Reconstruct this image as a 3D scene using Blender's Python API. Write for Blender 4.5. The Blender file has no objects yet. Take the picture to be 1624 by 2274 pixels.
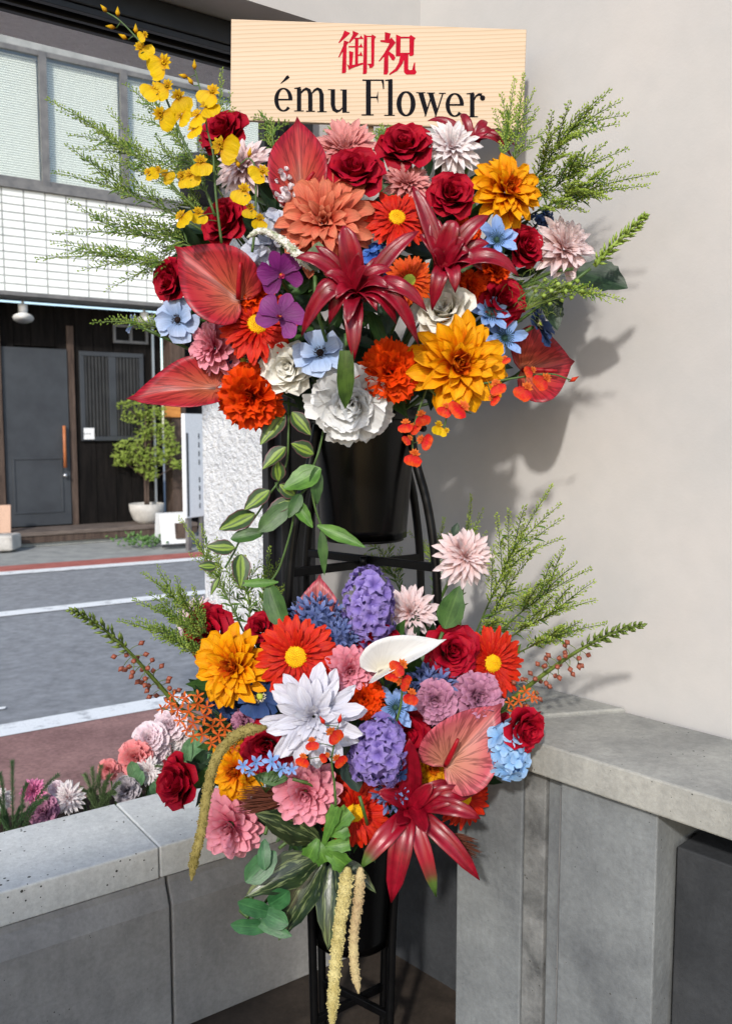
import bpy, bmesh, math, random
from mathutils import Vector, Matrix, Quaternion
from math import radians, sin, cos, pi, atan2, sqrt

SC = bpy.context.scene
COL = SC.collection

# ------------------------------------------------------------------ camera
FPX = 1950.0                 # focal length in pixels of a 1624 x 2273 picture
CX, CY = 812.0, 1136.5
PITCH = radians(5.4)
CAMZ = 1.45
cam_d = bpy.data.cameras.new('camera')
cam_d.sensor_fit = 'VERTICAL'
cam_d.sensor_height = 36.0
cam_d.lens = 36.0 * FPX / 2273.0
cam_d.clip_start = 0.05
cam_d.clip_end = 500
cam_d.dof.use_dof = True
cam_d.dof.focus_distance = 1.68
cam_d.dof.aperture_fstop = 7.0
cam = bpy.data.objects.new('camera', cam_d)
COL.objects.link(cam)
cam.location = (0, 0, CAMZ)
cam.rotation_euler = (radians(90) - PITCH, 0, 0)
SC.camera = cam

# ------------------------------------------------------------------ sky, sun, exposure
SUN_DIR = Vector((-0.20, -0.85, 0.50)).normalized()      # from the scene towards the sun
w = bpy.data.worlds.new('World')
SC.world = w
w.use_nodes = True
wn = w.node_tree
wn.nodes.clear()
sky = wn.nodes.new('ShaderNodeTexSky')
sky.sky_type = 'NISHITA'
sky.sun_disc = False
sky.sun_elevation = math.asin(SUN_DIR.z)
sky.sun_rotation = atan2(SUN_DIR.x, SUN_DIR.y)
bg = wn.nodes.new('ShaderNodeBackground')
bg.inputs['Strength'].default_value = 0.15
wo = wn.nodes.new('ShaderNodeOutputWorld')
wn.links.new(sky.outputs[0], bg.inputs[0])
wn.links.new(bg.outputs[0], wo.inputs[0])
sun_d = bpy.data.lights.new('sun', 'SUN')
sun_d.energy = 2.25
sun_d.angle = radians(2.6)
sun_d.color = (1.0, 0.955, 0.89)
sun = bpy.data.objects.new('sun', sun_d)
COL.objects.link(sun)
sun.rotation_euler = SUN_DIR.to_track_quat('Z', 'Y').to_euler()
sun.location = (-2, -4, 6)
SC.view_settings.view_transform = 'Standard'
SC.view_settings.look = 'None'
SC.view_settings.exposure = 0.55
SC.view_settings.gamma = 1.0
SC.cycles.use_denoising = True
SC.cycles.max_bounces = 8
SC.cycles.transparent_max_bounces = 8

# ------------------------------------------------------------------ helpers
def ray(u, v):
    xc = (u - CX) / FPX
    yc = (CY - v) / FPX
    return Vector((xc, cos(PITCH) + sin(PITCH) * yc, -sin(PITCH) + cos(PITCH) * yc))

CAMP = Vector((0, 0, CAMZ))
def at(u, v, Y):
    d = ray(u, v)
    return CAMP + d * (Y / d.y)
def mpp(u, v, Y):
    """metres per picture pixel at that place"""
    return (Y / ray(u, v).y) / FPX
def ground(u, v, z=0.0):
    d = ray(u, v)
    return CAMP + d * ((z - CAMZ) / d.z)
def onplane(u, v, p0, n):
    d = ray(u, v)
    return CAMP + d * ((p0 - CAMP).dot(n) / d.dot(n))

def lin(c):
    c = c / 255.0
    return c / 12.92 if c <= 0.04045 else ((c + 0.055) / 1.055) ** 2.4
def rgb(r, g, b):
    return (lin(r), lin(g), lin(b), 1.0)

def tag(o, label, cat, group=None, kind=None):
    if label: o['label'] = label
    if cat: o['category'] = cat
    if group: o['group'] = group
    if kind: o['kind'] = kind
    return o
def link(o, parent=None):
    COL.objects.link(o)
    if parent is not None:
        o.parent = parent
    return o
def empty(name, loc=(0, 0, 0), rot=None):
    o = bpy.data.objects.new(name, None)
    o.empty_display_size = 0.05
    o.location = loc
    if rot is not None:
        o.rotation_mode = 'QUATERNION'
        o.rotation_quaternion = rot
    COL.objects.link(o)
    return o
def mesh(name, verts, faces, m=None, uvs=None, smooth=True):
    me = bpy.data.meshes.new(name)
    me.from_pydata([tuple(v) for v in verts], [], faces)
    if uvs is not None:
        uvl = me.uv_layers.new(name='UVMap')
        for lp in me.loops:
            uvl.data[lp.index].uv = uvs[lp.vertex_index]
    if smooth:
        me.polygons.foreach_set('use_smooth', [True] * len(me.polygons))
    if m is not None:
        me.materials.append(m)
    me.update()
    return me
def obj(name, me, parent=None, mtx=None):
    o = bpy.data.objects.new(name, me)
    link(o, parent)
    if mtx is not None:
        o.matrix_basis = mtx
    return o
def bevel(o, wd=0.004, seg=2):
    md = o.modifiers.new('bevel', 'BEVEL')
    md.width = wd; md.segments = seg; md.limit_method = 'ANGLE'
    return o

class Builder:
    """collects geometry for one mesh"""
    def __init__(self): self.v = []; self.f = []; self.uv = []
    def add(self, vs, fs, uvs=None):
        k = len(self.v)
        self.v += [Vector(x) for x in vs]
        self.f += [tuple(i + k for i in f) for f in fs]
        self.uv += list(uvs) if uvs is not None else [(0.5, 0.5)] * len(vs)
    def tube(self, pts, rad, n=6, cap=True):
        pts = [Vector(p) for p in pts]
        if not hasattr(rad, '__len__'): rad = [rad] * len(pts)
        base = None
        vs = []; uvs = []; fs = []
        for i, p in enumerate(pts):
            t = (pts[min(i + 1, len(pts) - 1)] - pts[max(i - 1, 0)])
            t = t.normalized() if t.length > 1e-9 else Vector((0, 0, 1))
            if base is None:
                base = t.orthogonal().normalized()
            else:
                base = (base - t * base.dot(t))
                base = base.normalized() if base.length > 1e-6 else t.orthogonal().normalized()
            b2 = t.cross(base)
            for k in range(n):
                a = 2 * pi * k / n
                vs.append(p + (base * cos(a) + b2 * sin(a)) * rad[i])
                uvs.append((k / n, i / max(1, len(pts) - 1)))
        for i in range(len(pts) - 1):
            for k in range(n):
                k2 = (k + 1) % n
                fs.append((i * n + k, i * n + k2, (i + 1) * n + k2, (i + 1) * n + k))
        if cap:
            fs.append(tuple(range(n - 1, -1, -1)))
            m = (len(pts) - 1) * n
            fs.append(tuple(range(m, m + n)))
        self.add(vs, fs, uvs)
    def octa(self, c, axis, ln, r, sides=4, mid=0.45):
        """small pointed bud"""
        c = Vector(c); axis = Vector(axis).normalized()
        b = axis.orthogonal().normalized(); b2 = axis.cross(b)
        vs = [c] + [c + axis * ln * mid + (b * cos(2 * pi * k / sides) + b2 * sin(2 * pi * k / sides)) * r for k in range(sides)] + [c + axis * ln]
        fs = []
        for k in range(sides):
            k2 = (k + 1) % sides
            fs += [(0, 1 + k2, 1 + k), (sides + 1, 1 + k, 1 + k2)]
        self.add(vs, fs, [(0.5, 0)] + [(0.5, .5)] * sides + [(0.5, 1)])
    def box(self, o, ax, ay, az):
        o = Vector(o); ax = Vector(ax); ay = Vector(ay); az = Vector(az)
        vs = [o, o + ax, o + ax + ay, o + ay, o + az, o + ax + az, o + ax + ay + az, o + ay + az]
        fs = [(0, 3, 2, 1), (4, 5, 6, 7), (0, 1, 5, 4), (1, 2, 6, 5), (2, 3, 7, 6), (3, 0, 4, 7)]
        if ax.cross(ay).dot(az) < 0: fs = [f[::-1] for f in fs]
        self.add(vs, fs)
    def lathe(self, prof, n=32, org=(0, 0, 0), close=False):
        org = Vector(org); vs = []; fs = []
        for (r, z) in prof:
            for k in range(n):
                a = 2 * pi * k / n
                vs.append(org + Vector((r * cos(a), r * sin(a), z)))
        for i in range(len(prof) - 1):
            for k in range(n):
                k2 = (k + 1) % n
                fs.append((i * n + k, i * n + k2, (i + 1) * n + k2, (i + 1) * n + k))
        self.add(vs, fs)
    def poly(self, pts):
        self.add(pts, [tuple(range(len(pts)))])
    def build(self, name, m, parent=None, smooth=True, org=None):
        vs = self.v
        if org is not None:
            org = Vector(org); vs = [p - org for p in vs]
        o = obj(name, mesh(name, vs, self.f, m, self.uv, smooth), parent)
        if org is not None and parent is None: o.location = org
        return o

class Frame:
    """local axes of a wall: s along it, n out of it, z up"""
    def __init__(self, p, d, n):
        self.p = Vector(p); self.d = Vector(d).normalized(); self.n = Vector(n).normalized()
    def pt(self, s, n, z): return self.p + self.d * s + self.n * n + Vector((0, 0, z - self.p.z))
    def px(self, u, v, n=0.0):
        q = onplane(u, v, self.p + self.n * n, self.n)
        return (q - self.p).dot(self.d), q.z
    def box(self, b, s0, s1, n0, n1, z0, z1):
        b.box(self.pt(s0, n0, z0), self.d * (s1 - s0), self.n * (n1 - n0), Vector((0, 0, z1 - z0)))
    def obj(self, name, m, s0, s1, n0, n1, z0, z1, parent=None, bv=0.0):
        b = Builder(); self.box(b, s0, s1, n0, n1, z0, z1)
        o = b.build(name, m, parent, smooth=False)
        if bv: bevel(o, bv)
        return o

def bez(p0, p1, p2, n):
    return [p0 * (1 - t) ** 2 + p1 * 2 * t * (1 - t) + p2 * t * t for t in [i / n for i in range(n + 1)]]
def smooth_path(pts, n=8):
    """Catmull-Rom through the points"""
    P = [Vector(p) for p in pts]
    P = [P[0] * 2 - P[1]] + P + [P[-1] * 2 - P[-2]]
    out = []
    for i in range(1, len(P) - 2):
        a, b, c, d = P[i - 1], P[i], P[i + 1], P[i + 2]
        for k in range(n):
            t = k / n
            out.append(0.5 * ((2 * b) + (c - a) * t + (2 * a - 5 * b + 4 * c - d) * t * t + (3 * b - a - 3 * c + d) * t ** 3))
    out.append(P[-2])
    return out

# ------------------------------------------------------------------ materials
def newmat(name):
    m = bpy.data.materials.new(name); m.use_nodes = True
    nt = m.node_tree
    return m, nt, nt.nodes['Principled BSDF'], nt.nodes['Material Output']
def ramp(nt, fac, stops, interp='LINEAR'):
    r = nt.nodes.new('ShaderNodeValToRGB')
    r.color_ramp.interpolation = interp
    el = r.color_ramp.elements
    while len(el) < len(stops): el.new(0.5)
    for e, (p, c) in zip(el, stops):
        e.position = p; e.color = c
    nt.links.new(fac, r.inputs[0])
    return r.outputs[0]
def noise(nt, vec, scale, detail=4, rough=0.6, dist=0.0):
    n = nt.nodes.new('ShaderNodeTexNoise')
    n.inputs['Scale'].default_value = scale
    n.inputs['Detail'].default_value = detail
    n.inputs['Roughness'].default_value = rough
    n.inputs['Distortion'].default_value = dist
    if vec is not None: nt.links.new(vec, n.inputs['Vector'])
    return n.outputs['Fac']
def mapping(nt, vec, sc=(1, 1, 1), rot=(0, 0, 0)):
    mp = nt.nodes.new('ShaderNodeMapping')
    mp.inputs['Scale'].default_value = sc
    mp.inputs['Rotation'].default_value = rot
    nt.links.new(vec, mp.inputs['Vector'])
    return mp.outputs[0]
def mix(nt, fac, a, b, mode='MIX'):
    mx = nt.nodes.new('ShaderNodeMix'); mx.data_type = 'RGBA'; mx.blend_type = mode
    for sock, val in ((mx.inputs[0], fac), (mx.inputs[6], a), (mx.inputs[7], b)):
        if hasattr(val, 'is_linked') or hasattr(val, 'links'): nt.links.new(val, sock)
        else: sock.default_value = val
    return mx.outputs[2]
def bump(nt, bs, h, strength=0.3, dist=0.01):
    b = nt.nodes.new('ShaderNodeBump')
    b.inputs['Strength'].default_value = strength
    b.inputs['Distance'].default_value = dist
    nt.links.new(h, b.inputs['Height'])
    nt.links.new(b.outputs[0], bs.inputs['Normal'])
def texco(nt, which='Object'):
    t = nt.nodes.new('ShaderNodeTexCoord')
    return t.outputs[which]
def geo_pos(nt):
    return nt.nodes.new('ShaderNodeNewGeometry').outputs['Position']

def surf(name, c1, c2, scale=8, rough=0.7, spec=0.3, bscale=60, bstr=0.2, bdist=0.004, stretch=(1, 1, 1), metal=0.0, fine=0.0, lo=0.35, hi=0.65):
    """two-tone worn surface on world position"""
    m, nt, bs, out = newmat(name)
    p = geo_pos(nt)
    v = mapping(nt, p, stretch)
    n1 = noise(nt, v, scale, 6, 0.65)
    col = ramp(nt, n1, [(lo, c1), (hi, c2)])
    if fine:
        n2 = noise(nt, v, scale * 14, 3, 0.6)
        g = ramp(nt, n2, [(0.3, (1 - fine,) * 3 + (1,)), (0.7, (1 + fine,) * 3 + (1,))])
        col = mix(nt, 1.0, col, g, 'MULTIPLY')
    nt.links.new(col, bs.inputs['Base Color'])
    bs.inputs['Roughness'].default_value = rough
    bs.inputs['Specular IOR Level'].default_value = spec
    bs.inputs['Metallic'].default_value = metal
    if bstr: bump(nt, bs, noise(nt, v, bscale, 5, 0.6), bstr, bdist)
    return m

def concrete(name, c1, c2, pits=0.0, scale=5.0, stain=None):
    m, nt, bs, out = newmat(name)
    p = geo_pos(nt)
    big = noise(nt, p, scale, 7, 0.62, 0.3)
    col = ramp(nt, big, [(0.32, c1), (0.68, c2)])
    n2 = noise(nt, p, 90, 4, 0.7)
    col = mix(nt, 0.55, col, ramp(nt, n2, [(0.3, (.72, .72, .72, 1)), (0.7, (1.16, 1.16, 1.16, 1))]), 'MULTIPLY')
    streak = noise(nt, mapping(nt, p, (14, 14, 1.6)), 2.2, 5, 0.6)
    col = mix(nt, 0.35, col, ramp(nt, streak, [(0.35, (.8, .8, .82, 1)), (0.65, (1.1, 1.1, 1.1, 1))]), 'MULTIPLY')
    hgt = n2
    if pits:
        vo = nt.nodes.new('ShaderNodeTexVoronoi'); vo.feature = 'F1'
        vo.inputs['Scale'].default_value = 58; vo.inputs['Randomness'].default_value = 1
        nt.links.new(p, vo.inputs['Vector'])
        patch = noise(nt, p, 9, 3, 0.6)
        th = nt.nodes.new('ShaderNodeMath'); th.operation = 'MULTIPLY'
        nt.links.new(ramp(nt, patch, [(0.42, (0, 0, 0, 1)), (0.72, (1, 1, 1, 1))]), th.inputs[0]); th.inputs[1].default_value = pits
        cmp_ = nt.nodes.new('ShaderNodeMath'); cmp_.operation = 'LESS_THAN'
        nt.links.new(vo.outputs['Distance'], cmp_.inputs[0]); nt.links.new(th.outputs[0], cmp_.inputs[1])
        col = mix(nt, cmp_.outputs[0], col, (0.06, 0.06, 0.055, 1))
        sub = nt.nodes.new('ShaderNodeMath'); sub.operation = 'SUBTRACT'
        nt.links.new(n2, sub.inputs[0]); nt.links.new(cmp_.outputs[0], sub.inputs[1])
        hgt = sub.outputs[0]
    nt.links.new(col, bs.inputs['Base Color'])
    bs.inputs['Roughness'].default_value = 0.85
    bs.inputs['Specular IOR Level'].default_value = 0.25
    bump(nt, bs, hgt, 0.35, 0.004)
    return m

def petal_mat(name, c0, c1, c2, pos=(0.0, 0.45, 1.0), vein=0.25, trans=0.22, rough=0.55, sheen=0.0, spec=0.25, var=0.1, edge=None, vscale=22, huev=0.008):
    m, nt, bs, out = newmat(name)
    uv = texco(nt, 'UV')
    sp = nt.nodes.new('ShaderNodeSeparateXYZ'); nt.links.new(uv, sp.inputs[0])
    oi = nt.nodes.new('ShaderNodeObjectInfo')
    vv = nt.nodes.new('ShaderNodeVectorMath'); vv.operation = 'ADD'
    cmb = nt.nodes.new('ShaderNodeCombineXYZ'); nt.links.new(oi.outputs['Random'], cmb.inputs[2])
    sc10 = nt.nodes.new('ShaderNodeVectorMath'); sc10.operation = 'SCALE'; sc10.inputs['Scale'].default_value = 37.0
    nt.links.new(cmb.outputs[0], sc10.inputs[0])
    nt.links.new(uv, vv.inputs[0]); nt.links.new(sc10.outputs[0], vv.inputs[1])
    mot = noise(nt, vv.outputs[0], 3.0, 3, 0.6)
    # colour along the petal, the border of the tints wandering a little
    ad = nt.nodes.new('ShaderNodeMath'); ad.operation = 'MULTIPLY_ADD'
    nt.links.new(mot, ad.inputs[0]); ad.inputs[1].default_value = 0.35; nt.links.new(sp.outputs[1], ad.inputs[2])
    sb = nt.nodes.new('ShaderNodeMath'); sb.operation = 'SUBTRACT'; nt.links.new(ad.outputs[0], sb.inputs[0]); sb.inputs[1].default_value = 0.175
    col = ramp(nt, sb.outputs[0], [(pos[0], c0), (pos[1], c1), (pos[2], c2)])
    vn = noise(nt, mapping(nt, vv.outputs[0], (vscale, 1.3, 1)), 1.0, 3, 0.55)
    vr = ramp(nt, vn, [(0.3, (1 - vein, 1 - vein, 1 - vein, 1)), (0.62, (1, 1, 1, 1))])
    col = mix(nt, 1.0, col, vr, 'MULTIPLY')
    hs = nt.nodes.new('ShaderNodeHueSaturation')
    mr = nt.nodes.new('ShaderNodeMapRange'); mr.inputs[3].default_value = 1 - var; mr.inputs[4].default_value = 1 + var
    nt.links.new(oi.outputs['Random'], mr.inputs[0]); nt.links.new(mr.outputs[0], hs.inputs['Value'])
    mr2 = nt.nodes.new('ShaderNodeMapRange'); mr2.inputs[3].default_value = 0.5 - huev; mr2.inputs[4].default_value = 0.5 + huev
    nt.links.new(mot, mr2.inputs[0]); nt.links.new(mr2.outputs[0], hs.inputs['Hue'])
    nt.links.new(col, hs.inputs['Color'])
    col = hs.outputs[0]
    nt.links.new(col, bs.inputs['Base Color'])
    bs.inputs['Roughness'].default_value = rough
    bs.inputs['Specular IOR Level'].default_value = spec
    if sheen:
        bs.inputs['Sheen Weight'].default_value = sheen
        bs.inputs['Sheen Roughness'].default_value = 0.5
    bump(nt, bs, vn, 0.6, 0.002)
    if trans:
        tr = nt.nodes.new('ShaderNodeBsdfTranslucent'); nt.links.new(col, tr.inputs[0])
        ms = nt.nodes.new('ShaderNodeMixShader'); ms.inputs[0].default_value = trans
        nt.links.new(bs.outputs[0], ms.inputs[1]); nt.links.new(tr.outputs[0], ms.inputs[2])
        nt.links.new(ms.outputs[0], out.inputs[0])
    return m

def leaf_mat(name, c1, c2, rough=0.4, spec=0.4, trans=0.2, stripe=None, rim=None, rib=0.35):
    """leaf on UV: side veins, a midrib, optional pale stripe bands and coloured rim"""
    m, nt, bs, out = newmat(name)
    uv = texco(nt, 'UV')
    sp = nt.nodes.new('ShaderNodeSeparateXYZ'); nt.links.new(uv, sp.inputs[0])
    ab = nt.nodes.new('ShaderNodeMath'); ab.operation = 'SUBTRACT'; nt.links.new(sp.outputs[0], ab.inputs[0]); ab.inputs[1].default_value = 0.5
    a2 = nt.nodes.new('ShaderNodeMath'); a2.operation = 'ABSOLUTE'; nt.links.new(ab.outputs[0], a2.inputs[0])
    n1 = noise(nt, mapping(nt, geo_pos(nt), (1, 1, 1)), 40, 4, 0.6)
    col = ramp(nt, n1, [(0.35, c1), (0.65, c2)])
    n2 = noise(nt, mapping(nt, uv, (16, 2.5, 1)), 1.0, 3, 0.6, 0.4)
    if stripe is not None:
        ad = nt.nodes.new('ShaderNodeMath'); ad.operation = 'MULTIPLY_ADD'
        nt.links.new(n2, ad.inputs[0]); ad.inputs[1].default_value = 0.22; nt.links.new(a2.outputs[0], ad.inputs[2])
        sm = ramp(nt, ad.outputs[0], [(0.12, (0.15,) * 3 + (1,)), (0.2, (1, 1, 1, 1)), (0.27, (1, 1, 1, 1)), (0.36, (0, 0, 0, 1))])
        col = mix(nt, sm, col, stripe)
    else:
        col = mix(nt, 1.0, col, ramp(nt, n2, [(0.3, (.72, .72, .72, 1)), (0.65, (1.1, 1.1, 1.1, 1))]), 'MULTIPLY')
    mid = ramp(nt, a2.outputs[0], [(0.0, (1, 1, 1, 1)), (0.05, (0, 0, 0, 1))])
    rb = nt.nodes.new('ShaderNodeMath'); rb.operation = 'MULTIPLY'; nt.links.new(mid, rb.inputs[0]); rb.inputs[1].default_value = rib
    col = mix(nt, rb.outputs[0], col, (c2[0] * 1.8, c2[1] * 1.6, c2[2] * 1.6, 1))
    if rim is not None:
        rm = ramp(nt, a2.outputs[0], [(0.42, (0, 0, 0, 1)), (0.47, (1, 1, 1, 1))])
        col = mix(nt, rm, col, rim)
    nt.links.new(col, bs.inputs['Base Color'])
    bs.inputs['Roughness'].default_value = rough
    bs.inputs['Specular IOR Level'].default_value = spec
    bump(nt, bs, n2, 0.3, 0.002)
    if trans:
        tr = nt.nodes.new('ShaderNodeBsdfTranslucent'); nt.links.new(col, tr.inputs[0])
        ms = nt.nodes.new('ShaderNodeMixShader'); ms.inputs[0].default_value = trans
        nt.links.new(bs.outputs[0], ms.inputs[1]); nt.links.new(tr.outputs[0], ms.inputs[2])
        nt.links.new(ms.outputs[0], out.inputs[0])
    return m

def plain(name, c, rough=0.5, spec=0.4, metal=0.0, coat=0.0):
    m, nt, bs, out = newmat(name)
    p = geo_pos(nt)
    n = noise(nt, p, 120, 3, 0.6)
    k = (c[0] * .82, c[1] * .82, c[2] * .82, 1); k2 = (min(1, c[0] * 1.12), min(1, c[1] * 1.12), min(1, c[2] * 1.12), 1)
    nt.links.new(ramp(nt, n, [(0.35, k), (0.65, k2)]), bs.inputs['Base Color'])
    bs.inputs['Roughness'].default_value = rough
    bs.inputs['Specular IOR Level'].default_value = spec
    bs.inputs['Metallic'].default_value = metal
    bs.inputs['Coat Weight'].default_value = coat
    bump(nt, bs, n, 0.08, 0.002)
    return m
# ================================================================== setting
M = {}
M['asphalt'] = surf('asphalt', rgb(136, 138, 141), rgb(143, 145, 148), 1.0, 0.9, 0.2, 220, 0.5, 0.006, fine=0.2)
M['pave'] = surf('red_brown_paving', rgb(136, 104, 100), rgb(160, 124, 118), 4.0, 0.9, 0.2, 240, 0.5, 0.005, fine=0.22)
M['redstrip'] = surf('red_strip', rgb(160, 92, 84), rgb(182, 112, 102), 4.0, 0.9, 0.2, 200, 0.3, 0.005, fine=0.15)
M['paint'] = surf('road_paint', rgb(176, 178, 180), rgb(236, 238, 238), 9.0, 0.7, 0.3, 160, 0.3, 0.004, fine=0.08, lo=.3, hi=.46)
M['gutter'] = surf('gutter_concrete', rgb(140, 142, 140), rgb(165, 166, 162), 5.0, 0.9, 0.2, 120, 0.3, 0.004, fine=0.1)
M['floor'] = surf('room_floor', rgb(44, 38, 33), rgb(72, 63, 55), 5.0, 0.6, 0.35, 60, 0.2, 0.004, fine=0.15)
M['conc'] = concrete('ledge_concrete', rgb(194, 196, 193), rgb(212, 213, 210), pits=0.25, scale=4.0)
M['concside_shaded'] = concrete('ledge_block_concrete_shaded', rgb(128, 127, 126), rgb(152, 151, 149), pits=0.10, scale=6.0)  # darker copy of the ledge concrete, shade of the face put into the colour
M['conc_shaded'] = concrete('counter_concrete_shaded', rgb(92, 95, 98), rgb(132, 136, 137), pits=0.13, scale=3.2)  # counter front: the weaker light low down is painted in as a darker tone
M['conc_lit'] = concrete('counter_slab_concrete_lit', rgb(132, 132, 128), rgb(166, 165, 158), pits=0.16, scale=5)  # slab top: same concrete painted lighter, as the better lit part
M['concrough'] = concrete('counter_rough_concrete', rgb(80, 81, 81), rgb(126, 127, 126), pits=0.25, scale=16)
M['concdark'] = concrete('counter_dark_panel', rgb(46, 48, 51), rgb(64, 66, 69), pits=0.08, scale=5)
M['plaster'] = surf('wall_plaster', rgb(175, 174, 173), rgb(186, 182, 179), 1.3, 0.9, 0.15, 160, 0.18, 0.002, fine=0.022)
M['soffit'] = surf('soffit_render', rgb(232, 232, 233), rgb(243, 243, 244), 5, 0.95, 0.1, 90, 0.9, 0.01, fine=0.05)
M['blackal'] = surf('black_aluminium', rgb(18, 19, 22), rgb(28, 29, 33), 20, 0.42, 0.5, 200, 0.05, 0.002)
M['stucco'] = surf('white_roughcast', rgb(222, 225, 230), rgb(240, 242, 245), 10, 0.95, 0.1, 55, 1.0, 0.03, fine=0.02)
M['grout'] = surf('tile_grout', rgb(142, 146, 146), rgb(165, 168, 168), 5, 0.9, 0.2, 80, 0.2)
M['tile'] = surf('white_wall_tile', rgb(226, 230, 228), rgb(243, 246, 244), 1.2, 0.35, 0.5, 30, 0.05, fine=0.02)
M['metal'] = surf('window_metal', rgb(92, 92, 94), rgb(120, 119, 118), 6, 0.45, 0.5, 80, 0.05)
M['blind'] = plain('blind_slat', rgb(242, 242, 234), 0.6)
M['wood_dk'] = surf('charred_plank', rgb(15, 14, 14), rgb(31, 28, 27), 3.5, 0.85, 0.1, 30, 0.5, 0.01, stretch=(6, 6, .6), fine=0.25)
M['wood_br'] = surf('brown_timber', rgb(60, 48, 42), rgb(92, 77, 68), 4, 0.75, 0.3, 40, 0.4, 0.01, stretch=(6, 6, .7), fine=0.2)
M['deck'] = surf('deck_timber', rgb(88, 78, 72), rgb(118, 106, 98), 4, 0.8, 0.3, 40, 0.4, 0.01, stretch=(1.2, 1.2, 8), fine=0.2)
M['door'] = surf('door_paint', rgb(50, 53, 58), rgb(60, 64, 69), 3, 0.5, 0.4, 90, 0.06)
M['bar'] = surf('lattice_paint', rgb(40, 41, 43), rgb(56, 57, 58), 6, 0.6, 0.3, 90, 0.06)
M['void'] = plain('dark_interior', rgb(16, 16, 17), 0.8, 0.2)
M['pale_room'] = plain('pale_room', rgb(104, 108, 102), 0.9, 0.1)
M['steel'] = plain('brushed_steel', rgb(190, 192, 195), 0.35, 0.5, 0.9)
M['white'] = plain('white_paint', rgb(228, 230, 232), 0.5)
M['pinkwood'] = plain('pale_timber', rgb(206, 170, 146), 0.7)
M['orangewood'] = surf('orange_timber', rgb(176, 112, 52), rgb(205, 140, 72), 6, 0.6, 0.3, 60, 0.2, stretch=(1, 1, 5))
M['pot'] = surf('pot_stone', rgb(172, 168, 162), rgb(198, 194, 188), 8, 0.85, 0.2, 70, 0.3, fine=0.1)
M['soil'] = surf('soil', rgb(44, 36, 30), rgb(66, 54, 45), 20, 0.95, 0.1, 60, 0.8, 0.02)
M['handle'] = surf('handle_wood', rgb(150, 88, 52), rgb(182, 112, 70), 8, 0.5, 0.4, 60, 0.1, stretch=(6, 6, 1))

m, nt, bs, out = newmat('window_glass')
tr = nt.nodes.new('ShaderNodeBsdfTransparent'); tr.inputs[0].default_value = (0.97, 0.99, 0.98, 1)
gl = nt.nodes.new('ShaderNodeBsdfGlossy'); gl.inputs['Roughness'].default_value = 0.03
ms = nt.nodes.new('ShaderNodeMixShader'); ms.inputs[0].default_value = 0.08
nt.links.new(tr.outputs[0], ms.inputs[1]); nt.links.new(gl.outputs[0], ms.inputs[2]); nt.links.new(ms.outputs[0], out.inputs[0])
M['glass'] = m

# ---- wall frames
FA = Frame((-0.464, 2.02, 0), (0.815, 0.579, 0), (0.579, -0.815, 0))     # ledge and opening on the left
FB = Frame((0.009, 2.41, 0), (0.688, -0.725, 0), (-0.725, -0.688, 0))    # plaster wall on the right
FW = Frame((-3.94, 11.72, 0), (0.8387, 0.5446, 0), (0.5446, -0.8387, 0)) # timber front across the street

def structure(o):
    o['kind'] = 'structure'; return o

# ---- ground, road and markings
b = Builder(); b.poly([(-120, 1.0, -0.03), (120, 1.0, -0.03), (120, 200, -0.03), (-120, 200, -0.03)])
structure(b.build('road', M['asphalt'], smooth=False))
def strip(name, m, near, far, z, ext=9.0):
    """band between two lines, each given by two picture points on the ground"""
    def ends(q): return ground(*q[0], z), ground(*q[1], z)
    (na, nb), (fa, fb) = ends(near), ends(far)
    d = ((nb - na).normalized() + (fb - fa).normalized()).normalized()
    nm, fm = (na + nb) / 2, (fa + fb) / 2
    a0, a1, c0, c1 = nm - d * ext, nm + d * ext, fm - d * ext, fm + d * ext
    b = Builder(); b.poly([a0, a1, c1, c0])
    return b.build(name, m, smooth=False)
NEARLINE_N = [(0, 1636.5), (357, 1570)]; NEARLINE_F = [(0, 1607.6), (343.6, 1550)]
MID_N = [(122.8, 1355.7), (313, 1333.8)]; MID_F = [(122.8, 1344.6), (313, 1325)]
FAR_N = [(122.8, 1267.6), (440, 1243.6)]; FAR_F = [(122.8, 1260.5), (440, 1236.8)]
RED_F = [(122.8, 1248.5), (440, 1225)]
lo = [FA.pt(-9, -0.3, -0.026), FA.pt(9, -0.3, -0.026)]
n0, n1 = ground(*NEARLINE_N[0], -0.026), ground(*NEARLINE_N[1], -0.026); dd = (n1 - n0).normalized()
b = Builder(); b.poly([lo[0], lo[1], n0 + dd * 9, n0 - dd * 9])
structure(b.build('pavement', M['pave'], smooth=False))
structure(strip('edge_line', M['paint'], NEARLINE_N, NEARLINE_F, -0.022))
structure(strip('lane_line', M['paint'], MID_N, MID_F, -0.022))
structure(strip('far_edge_line', M['paint'], FAR_N, FAR_F, -0.022))
structure(strip('far_footway', M['redstrip'], FAR_F, RED_F, -0.026))
b = Builder()
q = ground(*RED_F[0], -0.026); q2 = ground(*RED_F[1], -0.026); dd = (q2 - q).normalized()
b.poly([q - dd * 9, q + dd * 9, q + dd * 9 + Vector((-2, 3, 0)), q - dd * 9 + Vector((-2, 3, 0))])
structure(b.build('gutter', M['gutter'], smooth=False))
# a short dash of paint at the picture's left edge
b = Builder(); a0 = ground(-60, 1575, -0.022); a1 = ground(14, 1568, -0.022); a2 = ground(12, 1573, -0.022); a3 = ground(-60, 1583, -0.022)
b.poly([a0, a3, a2, a1]); structure(b.build('road_mark', M['paint'], smooth=False))

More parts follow.
